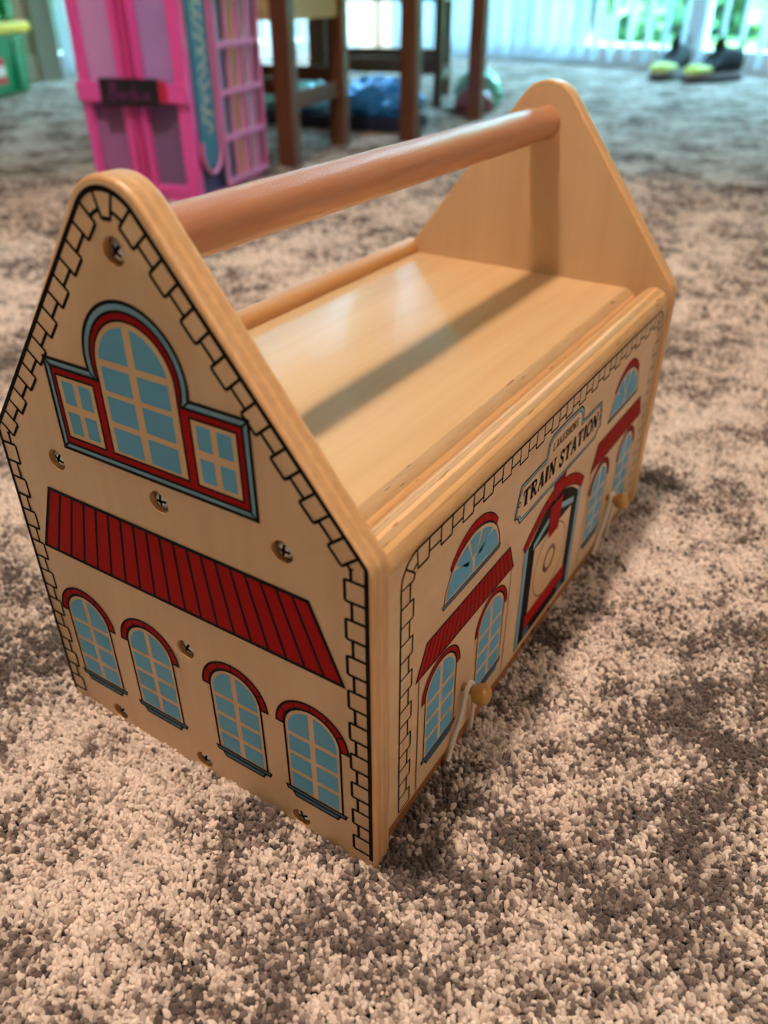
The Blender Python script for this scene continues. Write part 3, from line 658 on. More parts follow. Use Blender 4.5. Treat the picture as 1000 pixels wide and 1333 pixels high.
# sign with lettering
GLY = {  # serif capitals on a 0..1 grid: list of (polyline, width)
 'T': [([(.5, 0), (.5, 1)], .24), ([(.02, .94), (.98, .94)], .12), ([(.06, .74), (.06, 1)], .09), ([(.94, .74), (.94, 1)], .09), ([(.26, .04), (.74, .04)], .09)],
 'R': [([(.24, 0), (.24, 1)], .24), ([(.02, .04), (.46, .04)], .09), ([(.02, .96), (.6, .96), (.78, .88), (.82, .75), (.76, .6), (.58, .52), (.24, .52)], .12), ([(.5, .52), (.66, .3), (.82, .05), (1, .04)], .17)],
 'A': [([(.5, 1), (.86, 0)], .23), ([(.5, 1), (.14, 0)], .10), ([(.26, .34), (.74, .34)], .09), ([(0, .04), (.32, .04)], .09), ([(.64, .04), (1.04, .04)], .09)],
 'I': [([(.5, 0), (.5, 1)], .26), ([(.22, .04), (.78, .04)], .09), ([(.22, .96), (.78, .96)], .09)],
 'N': [([(.16, 0), (.16, 1)], .11), ([(.86, 0), (.86, 1)], .11), ([(.14, .98), (.88, .02)], .23), ([(0, .04), (.34, .04)], .09), ([(0, .96), (.2, .96)], .09), ([(.68, .96), (1.04, .96)], .09)],
 'S': [([(.86, .7), (.82, .88), (.6, .96), (.36, .95), (.18, .84), (.2, .66), (.45, .54), (.74, .42), (.84, .24), (.74, .09), (.5, .03), (.26, .06), (.12, .2), (.1, .32)], .16)],
 'O': [([(.5, .03), (.24, .1), (.1, .3), (.08, .5), (.1, .7), (.24, .9), (.5, .97), (.76, .9), (.9, .7), (.92, .5), (.9, .3), (.76, .1), (.5, .03)], .17)],
 'L': [([(.24, 0), (.24, 1)], .2), ([(.05, .04), (.86, .04), (.88, .26)], .1), ([(.05, .96), (.45, .96)], .09)],
 'K': [([(.22, 0), (.22, 1)], .2), ([(.86, .98), (.26, .45)], .1), ([(.42, .6), (.9, .02)], .18)],
 'E': [([(.24, 0), (.24, 1)], .2), ([(.05, .04), (.84, .04), (.86, .24)], .1), ([(.05, .96), (.82, .96), (.84, .78)], .1), ([(.24, .52), (.62, .52)], .1)],
 'H': [([(.2, 0), (.2, 1)], .19), ([(.82, 0), (.82, 1)], .19), ([(.2, .5), (.82, .5)], .1), ([(.02, .04), (.38, .04)], .08), ([(.64, .04), (1, .04)], .08), ([(.02, .96), (.38, .96)], .08), ([(.64, .96), (1, .96)], .08)],
}
WID = {'I': .5, 'S': .72, 'L': .8, ' ': .42}
def lettering(ink, text, y0, y1, z0, h, m, lay=3, rise=0.0, heavy=1.0):
    tot = sum(WID.get(ch, .92) for ch in text) + 0.12*(len(text)-1); k = (y1-y0)/tot; y = y0
    for ch in text:
        wd = WID.get(ch, .92)
        for pts, lw in GLY.get(ch, []):
            yy = [(y+p[0]*wd*k, z0+p[1]*h + rise*(1-((y-y0)/(y1-y0)*2-1)**2)) for p in pts]; ink.stroke(yy, lw*min(k, h)*0.95*heavy, m, lay)
        y += (wd+0.12)*k
ink = Ink(sd3)
def sign_outline(d):
    hf = [(YC, 104.8+d), (231.5-d*0.6, 104.8+d), (234.0-d, 108.8+d*0.4), (238.0-d, 110.2), (236.2-d, 119.5), (233.5-d, 126.6-d), (205.0-d, 127.0-d), (203.6-d, 134.4-d), (199.5-d, 137.6-d), (YC, 138.2-d)]
    return hf + [(2*YC-y, zz) for y, zz in reversed(hf[1:-1])]
so1, so2 = sign_outline(0), sign_outline(1.9)
so1c, so2c = so1+[so1[0]], so2+[so2[0]]
ink.strip(so1c, so2c, m_trim, 1); ink.stroke(so1, 0.75, m_black, 2, closed=True); ink.stroke(so2, 0.4, m_black, 2, closed=True)
lettering(ink, 'TRAIN STATION', 130.5, 230.5, 112.3, 9.4, m_black, heavy=1.35)
lettering(ink, 'LAKESHORE', 163.5, 198.0, 127.6, 4.6, m_black, heavy=1.05)
for y in (126.8, 234.0): ink.stroke(arc(y, 116.6, 1.3, 0, 2*PI, 12)[:-1], 0.6, m_black, 3, closed=True)
ink.build('printed_sign', side, 'blue edged station name sign print')

# pegs with looped cords
PEGS = [(0.0795, 0.0395), (0.2800, 0.0395)]
for py, pz in PEGS:
    p = MB().lathe([(0.0021, 0.0), (0.0021, 0.0052), (0.0030, 0.0056), (0.0046, 0.0070), (0.0054, 0.0092), (0.0052, 0.0112), (0.0042, 0.0130), (0.0024, 0.0142), (0.0008, 0.0145)], m_knob, 24, 'X', (WP, py, pz)).build('peg', smooth=True)
    local(p); p['label'] = 'round wooden peg with white cord'
    pts = []
    x0 = 0.0975
    prof = [(-0.0150, -0.0365, 0.0972), (-0.0105, -0.0230, 0.0980), (-0.0065, -0.0100, 0.0990), (-0.0038, -0.0015, 0.0992)]
    for dy, dz, x in prof: pts.append((x, py+dy, pz+dz))
    for i in range(9):
        a = PI*0.95 - PI*0.9*i/8; pts.append((0.0990, py+0.0034*math.cos(a), pz+0.0034*math.sin(a)))
    for dy, dz, x in ((0.0042, -0.0020, 0.0990), (0.0068, -0.0130, 0.0985), (0.0088, -0.0260, 0.0975), (0.0095, -0.0365, 0.0968)): pts.append((x, py+dy, pz+dz))
    local(MB().tube(pts, 0.0013, m_string, 8).build('cord', smooth=True))

# ------------------------------------------------------------------ ceiling lamp (off frame; lights the toy)
def ceiling_lamp(x, y, power, label):
    lamp = empty('ceiling_lamp', (x, y, HC)); tag(lamp, label, 'lamp')
    MB().lathe([(0.14, -0.012), (0.15, -0.006), (0.15, 0.0)], m_white, 32).build('base', lamp, smooth=True)
    MB().lathe([(0.02, -0.055), (0.07, -0.048), (0.11, -0.034), (0.13, -0.012)], m_bulb, 32).build('diffuser', lamp, smooth=True)
    ld = bpy.data.lights.new('lamp_light', 'AREA'); ld.shape = 'DISK'; ld.size = 0.20; ld.energy = power; ld.color = (1.0, 0.82, 0.68)
    lo = bpy.data.objects.new('lamp_light', ld); COL.objects.link(lo); lo.parent = lamp; lo.location = (0, 0, -0.062)
m_bulb, nt, b = new_mat('lamp diffuser'); b.inputs['Base Color'].default_value = (0.9, 0.85, 0.75, 1); b.inputs['Emission Color'].default_value = (1, 0.83, 0.68, 1); b.inputs['Emission Strength'].default_value = 3.0
ceiling_lamp(-0.255, -0.12, LAMP_POWER, 'round flush ceiling lamp above the toy')
ceiling_lamp(1.75, 0.25, LAMP_POWER*0.40, 'round flush ceiling lamp on the right side of the room')

# ------------------------------------------------------------------ pink doll case
def case():
    P0 = Vector((-0.866, 0.911, 0)); rz = math.atan2(0.297, 0.955)   # local -x runs along the front, +y along the side
    root = empty('doll_case', (P0.x, P0.y, FZ), rz); tag(root, 'pink plastic doll case with purple windows and a black name badge', 'toy case')
    m_pink = plain('hot pink plastic', (232, 82, 172), 0.32, coat=0.3, var=0.03, scale=8); m_pink2 = plain('deep pink plastic', (190, 44, 120), 0.35, coat=0.3)
    m_lilac = plain('pale pink grid plastic', (214, 122, 178), 0.4); m_back = plain('purple card', (120, 84, 132), 0.6, var=0.25, scale=14); m_dark = plain('dark purple card', (84, 44, 92), 0.6, var=0.3, scale=12); m_glareL = plain('lilac pane glare', (250, 212, 248), 0.6, var=0.2, scale=10); m_glareR = plain('grey lilac pane glare', (196, 186, 226), 0.6, var=0.2, scale=10); m_loL = plain('mauve card', (172, 96, 150), 0.6, var=0.2, scale=10)
    m_pane, nt, b = new_mat('tinted window plastic'); b.inputs['Base Color'].default_value = lin((214, 180, 226)); b.inputs['Roughness'].default_value = 0.08
    tr = nt.nodes.new('ShaderNodeBsdfTransparent'); tr.inputs[0].default_value = (0.95, 0.86, 0.97, 1); ms = nt.nodes.new('ShaderNodeMixShader'); ms.inputs[0].default_value = 0.84
    nt.links.new(b.outputs[0], ms.inputs[1]); nt.links.new(tr.outputs[0], ms.inputs[2]); nt.links.new(ms.outputs[0], nt.nodes['Material Output'].inputs[0])
    W, D, Hh = 0.205, 0.29, 0.42
    MB().box((-W+0.01, 0.05, 0.012), (-0.004, D-0.004, Hh-0.01), m_dark).build('inner_box', root)
    MB().box((-W, 0.0, 0.0), (0.0, D, 0.012), m_pink).build('bottom_panel', root, bevel=0.003)
    MB().box((-W, 0.0, Hh-0.012), (0.0, D, Hh), m_pink).build('top_panel', root, bevel=0.003)
    MB().box((-W, 0.012, 0.012), (-W+0.008, D, Hh-0.012), m_pink2).build('side_wall', root)
    # two doors on the front
    for nm, x0, x1 in (('left', -W, -W*0.5-0.001), ('right', -W*0.5+0.001, 0.0)):
        d = MB()
        rim = 0.016 if nm == 'left' else 0.020
        inner = 0.026
        xa, xb = (x0+rim, x1-inner) if nm == 'left' else (x0+inner*0.72, x1-rim*1.25)
        d.box((x0, 0.0, 0.012), (xa, 0.02, Hh-0.012), m_pink).box((xb, 0.0, 0.012), (x1, 0.02, Hh-0.012), m_pink)
        d.box((xa, 0.0, 0.012), (xb, 0.02, 0.030), m_pink).box((xa, 0.0, Hh-0.03), (xb, 0.02, Hh-0.012), m_pink)
        dr = d.build('door', root, bevel=0.003)
        MB().box((xa, 0.008, 0.030), (xb, 0.011, Hh-0.03), m_pane).build('pane', dr)
        MB().box((xa, 0.0125, 0.012), (xb, 0.015, 0.16), m_loL if nm == 'left' else m_dark).box((xa, 0.0125, 0.16), (xb, 0.015, Hh-0.02), m_glareL if nm == 'left' else m_glareR).build('backing_glare_card', dr)  # upper card colours have the bright pane reflections painted in
        for k in (0.35, 0.75):
            xm = (x1 if nm == 'left' else x0) + (-1 if nm == 'left' else 1)*inner*k*0.7
            MB().tube([(xm, -0.001, 0.014), (xm, -0.001, Hh-0.014)], 0.0035, m_pink2 if k < 0.5 else m_pink, 10).build('ridge', dr, smooth=True)
    # strap with the badge
    st = MB().box((-W-0.002, -0.007, 0.162), (0.002, 0.0, 0.192), m_pink).build('strap', root, bevel=0.002)
    m_badge = plain('badge black', (22, 24, 34), 0.35); m_ink = plain('badge pink ink', (150, 50, 130), 0.5); m_redcap = plain('badge red end', (190, 30, 70), 0.4)
    bd_ = MB().box((-0.158, -0.014, 0.157), (-0.048, -0.0075, 0.199), m_badge).build('badge', root, bevel=0.002)
    MB().box((-0.0478, -0.013, 0.162), (-0.034, -0.0075, 0.197), m_redcap).build('badge_clasp', root, bevel=0.002)
    scr = Ink(lambda x, z, l: (x, -0.0142-l*0.0001, z))
    B0 = (-0.142, 0.167); sx, sz = 0.0108, 0.021
    letters = [  # a looping script word
        [(0, 0), (.25, .6), (.4, 1.15)], [(-.1, 1.0), (.4, 1.2), (.85, 1.05), (.8, .75), (.3, .6), (.95, .55), (1.05, .25), (.7, 0), (.1, .02)],
        [(2.0, .5), (1.6, .55), (1.4, .25), (1.6, .05), (1.95, .3), (2.0, .5), (2.0, .05), (2.25, .1)],
        [(2.4, .5), (2.45, .05), (2.45, .3), (2.7, .5), (2.95, .5)],
        [(3.2, 1.05), (3.15, .05), (3.5, .05), (3.65, .3), (3.45, .5), (3.2, .35)],
        [(4.1, .5), (4.1, .1), (4.35, .05)], [(4.08, .72), (4.16, .76)],
        [(4.65, .28), (5.1, .33), (5.0, .52), (4.72, .45), (4.66, .18), (4.95, .03), (5.35, .15)]]
    for l in letters: scr.stroke([(B0[0]+(p[0]+p[1]*0.25)*sx*1.35, B0[1]+p[1]*sz) for p in l], 0.0015, m_ink, 0)
    scr.build('badge_lettering', bd_)
    # side: printed card and a grid of colourful spines
    m_teal = plain('teal card', (40, 120, 150), 0.4, var=0.2, scale=18); m_silver = plain('silver swirl', (178, 176, 172), 0.5, var=0.2, scale=60); m_navy = plain('navy card', (40, 44, 92), 0.5)
    MB().box((-0.003, 0.02, 0.012), (0.0, D, Hh-0.012), m_navy).build('side_card', root)
    ol = [(0.022, Hh-0.02)] + [(0.022, 0.085)] + arc(0.054, 0.085, 0.032, PI, 2*PI, 10) + [(0.086, Hh-0.02)]
    c = MB(); n = len(ol); c.add([(0.0005, y, z) for y, z in ol] + [(0.003, y, z) for y, z in ol], [tuple(range(n)), tuple(range(2*n-1, n-1, -1))] + [(i, (i+1) % n, n+(i+1) % n, n+i) for i in range(n)], m_teal)
    tc = c.build('picture_card', root)
    sw = Ink(lambda y, z, l: (0.0034+l*0.0002, y, z))
    rnd = random.Random(5)
    for i in range(9):
        zc = 0.11 + i*0.024; pts = [(0.054+0.020*math.sin(j*1.1+i)*(0.6+0.4*rnd.random()), zc+j*0.006) for j in range(7)]; sw.stroke(pts, 0.006, m_silver, i % 3)
    sw.build('card_swirl', tc)
    g0, g1 = 0.100, D-0.003; rows = [0.020, 0.094, 0.168, 0.242, 0.316, 0.39]
    cols = [(150, 150, 190), (86, 62, 96), (206, 168, 96), (184, 120, 70), (222, 170, 190), (170, 70, 96), (196, 190, 214), (160, 96, 130), (150, 44, 80)]
    wd = (g1-g0)/len(cols)
    for i, cc in enumerate(cols):
        MB().box((0.0006, g0+i*wd+0.001, 0.022), (0.007, g0+(i+1)*wd-0.001, Hh-0.03), plain('spine %d' % i, cc, 0.5, var=0.1, scale=20)).build('spine', root)
    gr = MB()
    for z in rows: gr.box((0.0075, g0-0.004, z-0.005), (0.012, g1+0.002, z+0.005), m_lilac)
    grid_ = gr.build('grid_bars', root, bevel=0.001)
    for i in range(5):
        y = g0 + (g1-g0)*i/4; MB().box((0.0075, y-0.003, 0.016), (0.0115, y+0.003, Hh-0.014), m_lilac).build('grid_upright', root)
    MB().tube([(0.005, 0.020, 0.10)] + [(0.005, y, z) for y, z in arc(0.054, 0.082, 0.036, PI, 2*PI, 10)] + [(0.005, 0.092, Hh-0.02)], 0.0035, m_lilac, 8).build('card_frame', root, smooth=True)
case()

# ------------------------------------------------------------------ small table, chairs
m_leg = wood('stained leg wood', (108, 62, 36), (76, 42, 24), 2, rough=0.45, coat=0.2, grain=30)
m_leg2 = wood('dark leg wood', (112, 82, 60), (84, 60, 44), 2, rough=0.45, coat=0.2, grain=30)
m_seat = plain('cream seat', (206, 178, 128), 0.5, var=0.05, scale=20)
def furniture(name, label, cat, legs, top, tw, leg_w, rails, mleg, mtop, apron=None, back=None, overhang=0.02):
    cx = sum(p[0] for p in legs)/4; cy = sum(p[1] for p in legs)/4
    root = empty(name, (cx, cy, FZ)); tag(root, label, cat)
    L_ = [Vector((p[0]-cx, p[1]-cy, 0)) for p in legs]
    rz = math.atan2((L_[1]-L_[0]).y, (L_[1]-L_[0]).x)
    for i, p in enumerate(L_):
        hgt = top + (back if (back and i in (2, 3)) else 0)
        MB().box((-leg_w/2, -leg_w/2, 0), (leg_w/2, leg_w/2, hgt-0.001), mleg, rot=rz, origin=(p.x, p.y, 0)).build('leg', root, bevel=0.004)
    for i, j, z, h in rails:
        a = L_[i]; c_ = L_[j]; d = (c_-a).normalized()*leg_w*0.5
        MB().beam((a.x+d.x, a.y+d.y, z), (c_.x-d.x, c_.y-d.y, z), 0.018, h, mleg).build('rail', root)
    if apron:
        for i in range(4):
            a = L_[i]; c_ = L_[(i+1) % 4]; d = (c_-a).normalized()*leg_w*0.5
            MB().beam((a.x+d.x, a.y+d.y, top-apron/2), (c_.x-d.x, c_.y-d.y, top-apron/2), 0.02, apron, mtop).build('apron', root)
    # top slab as a quad of the four corners
    cc = [p + p.normalized()*overhang*1.414 for p in L_]
    vs = [(p.x, p.y, top) for p in cc] + [(p.x, p.y, top+tw) for p in cc]
    nm = 'seat' if cat == 'chair' else 'table_top'
    t = MB().add(vs, [(3, 2, 1, 0), (4, 5, 6, 7), (0, 1, 5, 4), (1, 2, 6, 5), (2, 3, 7, 6), (3, 0, 4, 7)], mtop).build(nm, root, bevel=0.004)
    if back:
        for z in (0.5, 0.85):
            MB().beam((L_[2].x, L_[2].y, top+back*z), (L_[3].x, L_[3].y, top+back*z), 0.016, 0.05, mleg).build('back_slat', root)
    return root
furniture('child_chair', 'brown wooden child chair with cream seat beside the pink doll case', 'chair',
          [(-0.962, 1.290), (-1.03, 1.573), (-1.32, 1.505), (-1.255, 1.222)], 0.315, 0.018, 0.040, [(0, 1, 0.125, 0.032), (2, 3, 0.165, 0.03), (1, 2, 0.155, 0.03), (3, 0, 0.155, 0.03)], m_leg, m_seat, apron=0.045, back=0.28)
furniture('child_table', 'brown wooden play table with square legs over the blue bags', 'table',
          [(-0.922, 1.725), (-0.966, 2.168), (-1.475, 2.115), (-1.43, 1.675)], 0.50, 0.02, 0.042, [], m_leg, m_leg, apron=0.07)
furniture('child_chair', 'slim dark wooden chair behind the play table near the back window', 'chair',
          [(-1.62, 2.26), (-1.20, 2.36), (-1.335, 2.66), (-1.72, 2.56)], 0.33, 0.018, 0.026, [(0, 1, 0.115, 0.045), (1, 2, 0.085, 0.03), (2, 3, 0.13, 0.03), (3, 0, 0.13, 0.03)], m_leg2, m_leg2, apron=0.04, back=0.3)

# ------------------------------------------------------------------ shiny bags under the table
def bag(name, label, loc, size, rgb, rough, seed, group=None, foil=0.0):
    bm = bmesh.new(); bmesh.ops.create_icosphere(bm, subdivisions=5, radius=1.0)
    rs = np.random.RandomState(seed); dirs = rs.normal(size=(26, 3)); dirs /= np.linalg.norm(dirs, axis=1)[:, None]; ph = rs.uniform(0, 6, 26); fq = rs.uniform(4, 11, 26)
    for v in bm.verts:
        n = np.array(v.co); d = 0
        for q, a, ff in zip(dirs, ph, fq): d += 0.028*abs(math.sin(ff*float(n @ q)+a))
        k = 1.0 + d - 0.25
        p = n*k; z = p[2]
        if z < -0.55: z = -0.55 + (z+0.55)*0.08
        v.co = (p[0]*size[0], p[1]*size[1], (z+0.60)*size[2])
    zmin = min(v.co.z for v in bm.verts)
    for v in bm.verts: v.co.z -= zmin
    me = bpy.data.meshes.new(name); bm.to_mesh(me); bm.free(); me.shade_smooth()
    m = plain(name+' film', rgb, rough, metal=foil, coat=0.8, var=0.25, scale=22); me.materials.append(m)
    o = bpy.data.objects.new(name, me); COL.objects.link(o); o.location = (loc[0], loc[1], FZ+loc[2]); tag(o, label, 'bag', group)
    return o
mat_ = MB().box((-0.25, -0.085, 0.0), (0.25, 0.085, 0.034), plain('navy foam', (20, 28, 58), 0.6, var=0.1, scale=30)).build('play_mat', bevel=0.008)
mat_.location = (-1.25, 1.86, FZ); mat_.rotation_euler = (0, 0, 0.12); tag(mat_, 'folded navy blue play mat under the play table below the shiny bags', 'mat')
bag('plastic_bag', 'crumpled shiny blue plastic bag on the navy mat under the play table', (-1.112, 1.882, 0.0345), (0.108, 0.072, 0.050), (56, 150, 245), 0.12, 11, foil=0.5)
bag('plastic_bag', 'crumpled pale teal plastic bag on the navy mat behind the cream seat chair', (-1.392, 1.846, 0.0345), (0.098, 0.070, 0.052), (120, 205, 215), 0.15, 12, foil=0.3)
bag('plastic_bag', 'small pale teal bag on the carpet right of the play table leg', (-1.085, 2.42, 0), (0.065, 0.055, 0.062), (110, 190, 180), 0.2, 13, foil=0.2)
bag('cloth_bag', 'small dark red cloth bag in front of the small teal bag', (-1.035, 2.295, 0), (0.05, 0.042, 0.040), (120, 40, 60), 0.6, 14)

# ------------------------------------------------------------------ green storage bins
m_green = plain('green plastic', (0, 132, 84), 0.35, coat=0.2, var=0.04, scale=5); m_yel = plain('yellow plastic', (246, 206, 40), 0.35, coat=0.2); m_logo = plain('label red', (200, 28, 40), 0.4); m_lw = plain('label white', (226, 222, 214), 0.4)
def bin_(label, z0, lid, logo):
    root = empty('storage_bin', (-2.769, 1.737, z0), 0.37); tag(root, label, 'storage bin')
    hh = 0.192
    vs = []
    for z, a, c_ in ((0, 0.122, 0.192), (hh, 0.138, 0.208)): vs += [(-a, -c_, z), (a, -c_, z), (a, c_, z), (-a, c_, z)]
    MB().add(vs, [(3, 2, 1, 0), (4, 5, 6, 7), (0, 1, 5, 4), (1, 2, 6, 5), (2, 3, 7, 6), (3, 0, 4, 7)], m_green).build('body', root, bevel=0.012, seg=3)
    for y in (-0.13, 0.13):
        MB().box((0.120, y-0.018, 0.015), (0.142, y+0.018, hh-0.02), m_green).build('rib', root, bevel=0.005)
    if lid: MB().box((-0.150, -0.225, hh), (0.155, 0.225, hh+0.034), m_yel).build('lid', root, bevel=0.008)
    if logo:
        lg = MB().box((0.124, -0.07, 0.04), (0.136, 0.045, 0.118), m_logo).build('label_plate', root, bevel=0.002)
        MB().box((0.1361, -0.067, 0.064), (0.1370, 0.042, 0.094), m_lw).build('label_band', lg)
bin_('green storage bin with yellow lid and red label on the carpet', FZ, True, True)
bin_('green storage bin stacked on the yellow lid', FZ+0.226, False, False)

# ------------------------------------------------------------------ shoes
def shoe(label, loc, rz):
    root = empty('running_shoe', (loc[0], loc[1], FZ), rz); tag(root, label, 'shoe', 'pair of shoes by the back window')
    m_blk = plain('black mesh fabric', (13, 13, 17), 0.8, var=0.2, scale=80); m_lime = plain('lime yellow panel', (196, 208, 92), 0.6); m_sole = plain('black sole', (28, 28, 32), 0.6); m_mid = plain('grey midsole', (150, 140, 140), 0.6)
    # sections from toe (y=-0.14) to heel (y=0.14): half width, height
    ys = [-0.145, -0.135, -0.11, -0.07, -0.03, 0.01, 0.05, 0.09, 0.125, 0.142]
    hw = [0.012, 0.034, 0.048, 0.054, 0.052, 0.046, 0.042, 0.042, 0.036, 0.016]
    ht = [0.030, 0.046, 0.060, 0.074, 0.094, 0.118, 0.128, 0.120, 0.122, 0.118]
    n = 16
    def loft(name, zlo, hscale, m, wk=1.0, top=None):
        vs = []; fs = []
        for y, a, h in zip(ys, hw, ht):
            H_ = top if top else h
            for j in range(n):
                t = 2*PI*j/n; c_, s_ = math.cos(t), math.sin(t)
                x = a*wk*(abs(c_)**0.75)*(1 if c_ >= 0 else -1); z = zlo + (H_-zlo)*(0.5+0.5*(abs(s_)**0.7)*(1 if s_ >= 0 else -1))
                if s_ > 0 and not top: x *= 1-0.35*s_
                vs.append((x, y*wk, z))
        for i in range(len(ys)-1):
            for j in range(n): fs.append((i*n+j, i*n+(j+1) % n, (i+1)*n+(j+1) % n, (i+1)*n+j))
        fs.append(tuple(range(n))); fs.append(tuple((len(ys)-1)*n+j for j in range(n)))
        return MB().add(vs, fs, m).build(name, root, smooth=True)
    loft('outsole', 0.0, 1, m_sole, 1.08, top=0.018); loft('midsole', 0.018, 1, m_mid, 1.05, top=0.034)
    up = loft('upper', 0.030, 1, m_blk)
    # toe panel hugging the front of the upper
    vs = []; fs = []
    k = 3
    for y, a, h in list(zip(ys, hw, ht))[:4]:
        for j in range(n):
            t = 2*PI*j/n; c_, s_ = math.cos(t), math.sin(t); H_ = min(h, 0.064)*1.03
            x = a*1.05*(abs(c_)**0.75)*(1 if c_ >= 0 else -1); z = 0.032 + (H_-0.030)*(0.5+0.5*(abs(s_)**0.7)*(1 if s_ >= 0 else -1))
            if s_ > 0: x *= 1-0.33*s_
            vs.append((x, y*1.03-0.001, z))
    for i in range(k):
        for j in range(n): fs.append((i*n+j, i*n+(j+1) % n, (i+1)*n+(j+1) % n, (i+1)*n+j))
    fs.append(tuple(range(n)))
    MB().add(vs, fs, m_lime).build('toe_panel', root, smooth=True)
    MB().tube([(0, 0.0, 0.112), (0, 0.004, 0.140), (0, 0.012, 0.150), (0, 0.024, 0.140), (0, 0.03, 0.115)], [0.022, 0.020, 0.014, 0.010, 0.010], m_blk, 10).build('tongue', root, smooth=True)
    MB().tube([(0.006, 0.135, 0.112), (0.006, 0.146, 0.142), (0.0, 0.150, 0.160), (-0.006, 0.146, 0.142), (-0.006, 0.135, 0.112)], 0.004, m_blk, 8).build('heel_loop', root, smooth=True)
    for i in range(4):
        y = -0.035+i*0.016; MB().tube([(-0.022, y, 0.088+i*0.008), (0.0, y-0.002, 0.101+i*0.008), (0.022, y, 0.088+i*0.008)], 0.003, m_sole, 8).build('lace', root, smooth=True)
shoe('left black running shoe with lime toe, nearer the doll case', (-0.835, 3.72), -0.10)
shoe('right black running shoe with lime toe, turned outward', (-0.650, 3.68), -0.50)

# ------------------------------------------------------------------ outside: lawn, shrubs, fence
m_grass = plain('lawn', (72, 112, 56), 0.9, var=0.3, scale=1.5); m_leaf = plain('leaves', (66, 112, 60), 0.6, var=0.45, scale=3.0); m_leaf2 = plain('dark leaves', (50, 96, 62), 0.6, var=0.4, scale=3.0)
m_fence = plain('blue grey boards', (84, 108, 134), 0.7, var=0.08, scale=4); m_trunk = plain('bark', (92, 78, 64), 0.9, var=0.3, scale=12)
lawn = MB().box((-30, V0+0.13, -0.30), (30, V0+40, -0.22), m_grass).build('lawn'); lawn.rotation_euler = (0, 0, AR); lawn['kind'] = 'structure'
lawn2 = MB().box((-30, -12, -0.30), (U0-0.13, V0+0.13, -0.22), m_grass).build('lawn'); lawn2.rotation_euler = (0, 0, AR); lawn2['kind'] = 'structure'
slab = MB().box((-5.0, V0+0.13, -0.22), (3.0, V0+0.9, FZ-0.03), plain('concrete', (120, 122, 124), 0.9)).build('patio_slab'); slab.rotation_euler = (0, 0, AR); slab['kind'] = 'structure'
def shrub_mesh(seed, nleaf=4200):
    rs = np.random.RandomState(seed); vs = []; fs = []
    blobs = [(rs.uniform(-.6, .6), rs.uniform(-.4, .4), rs.uniform(.25, .85), rs.uniform(.3, .5)) for _ in range(9)]
    for i in range(nleaf):
        bx, by, bz, r = blobs[rs.randint(9)]
        d = rs.normal(size=3); d /= np.linalg.norm(d); p = np.array([bx, by, bz]) + d*r*rs.uniform(.75, 1.05)
        if p[2] < 0.02: p[2] = rs.uniform(0.02, 0.2)
        u = rs.normal(size=3); u /= np.linalg.norm(u); v = np.cross(u, d + rs.normal(size=3)*.4); v /= np.linalg.norm(v); s = rs.uniform(.05, .10)
        k = len(vs); vs += [tuple(p-u*s), tuple(p+v*s*.55), tuple(p+u*s), tuple(p-v*s*.55)]; fs.append((k, k+1, k+2, k+3))
    return vs, fs
spots = [(-8.4, 9.6, 2.6), (-5.2, 9.9, 2.7), (-2.3, 9.4, 2.3), (0.5, 9.8, 2.5), (3.4, 9.4, 2.5), (6.6, 10.0, 2.8), (-9.6, 15.2, 7.6), (-3.9, 15.4, 8.2), (1.9, 15.2, 7.8), (7.6, 15.4, 8.2)]
meshes = []
for sidx in range(3):
    vs, fs = shrub_mesh(40+sidx); meshes.append(MB().add(vs, fs, m_leaf if sidx != 1 else m_leaf2))
built = {}
ca, sa = math.cos(AR), math.sin(AR)
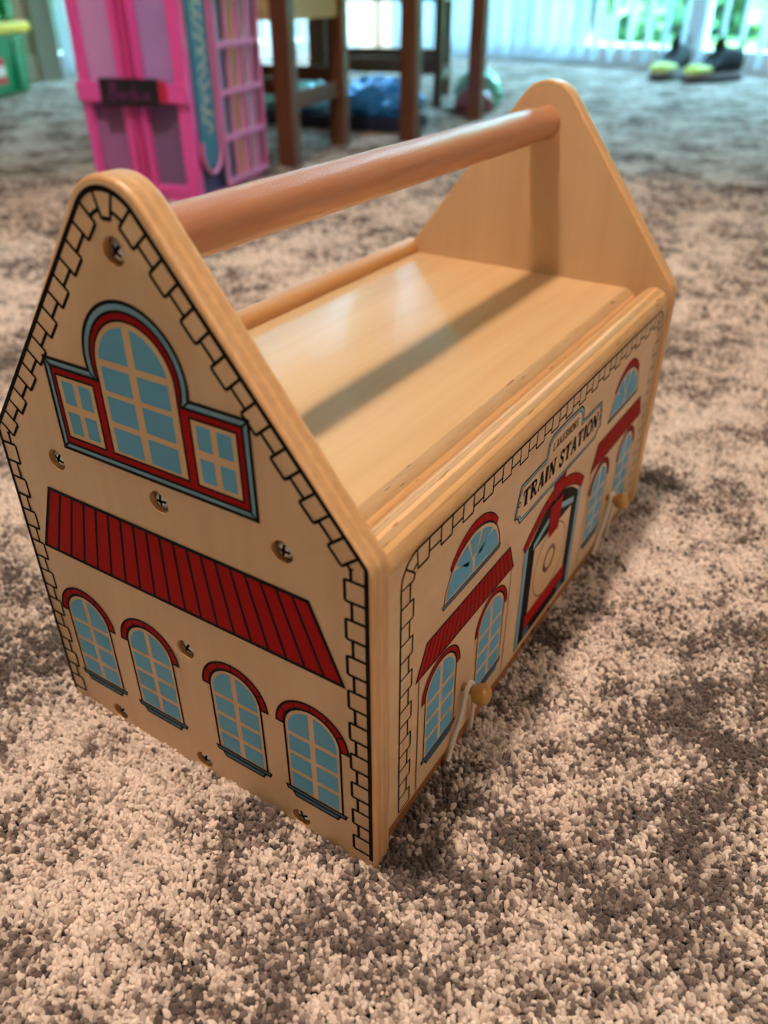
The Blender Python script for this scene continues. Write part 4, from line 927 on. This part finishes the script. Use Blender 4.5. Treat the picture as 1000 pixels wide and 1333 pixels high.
for i, (u, v, s) in enumerate(spots):
    root = empty('garden_shrub', (u*ca-v*sa, u*sa+v*ca, -0.22), random.choice((0.0, PI))); root.scale = ((1.30, 0.95, s) if s < 4 else (2.5, 1.9, s))
    tag(root, ('low leafy green shrub in the garden beyond the back window' if s < 4 else 'tall leafy tree rising behind the garden shrubs'), 'shrub' if s < 4 else 'tree', 'shrubs in the garden beyond the window')
    k = i % 3
    if k not in built: f_ = meshes[k].build('foliage', root, fix=False); built[k] = f_
    else: f_ = built[k].copy(); COL.objects.link(f_); f_.parent = root
    MB().tube([(0, 0, 0), (0.02, 0.0, 0.3), (0.0, 0.03, 0.6)], [0.05, 0.04, 0.02], m_trunk, 8).build('stem', root)
m_core = plain('hedge core', (40, 74, 44), 0.9, var=0.4, scale=2.5)
def hedge(label, length, height, u, v, rz, n, seed):
    root = empty('garden_hedge', (u*ca-v*sa, u*sa+v*ca, -0.22), AR+rz); tag(root, label, 'hedge')
    MB().box((-length/2, 0.0, 0.0), (length/2, 0.6, height-0.2), m_core).build('core', root)
    rs = np.random.RandomState(seed); vs = []; fs = []
    for i in range(n):
        p = np.array([rs.uniform(-length/2, length/2), rs.uniform(-0.22, 0.0), rs.uniform(0.05, height)]); a = rs.normal(size=3); a /= np.linalg.norm(a); c_ = np.cross(a, rs.normal(size=3)); c_ /= np.linalg.norm(c_); q = rs.uniform(.06, .13)
        k = len(vs); vs += [tuple(p-a*q), tuple(p+c_*q*.55), tuple(p+a*q), tuple(p-c_*q*.55)]; fs.append((k, k+1, k+2, k+3))
    lf = MB().add(vs, fs, m_leaf).build('leaves', root, fix=False); lf['kind'] = 'stuff'
hedge('long dense green hedge at the far end of the garden', 22.0, 4.3, -2.0, 11.9, 0.0, 12000, 77)
hedge('added green hedge screening the sky outside the left wall window', 11.0, 4.3, U0-4.0, 2.0, PI/2, 6000, 78)  # unseen; added to dim the sky coming through the left window
fence = empty('garden_fence', rz=AR); tag(fence, 'pale blue-grey board fence outside the left part of the back window', 'fence')
bo = None
for i in range(19):
    if bo is None: bo = MB().box((-0.055, 0, -0.22), (0.055, 0.02, 1.5), m_fence).build('board', fence); k = bo
    else: k = bo.copy(); COL.objects.link(k); k.parent = fence
    k.location = (-6.3 + i*0.16, V0+2.2, 0)
for z in (0.1, 1.2): MB().box((-6.4, V0+2.22, z), (-3.3, V0+2.27, z+0.08), m_fence).build('fence_rail', fence)
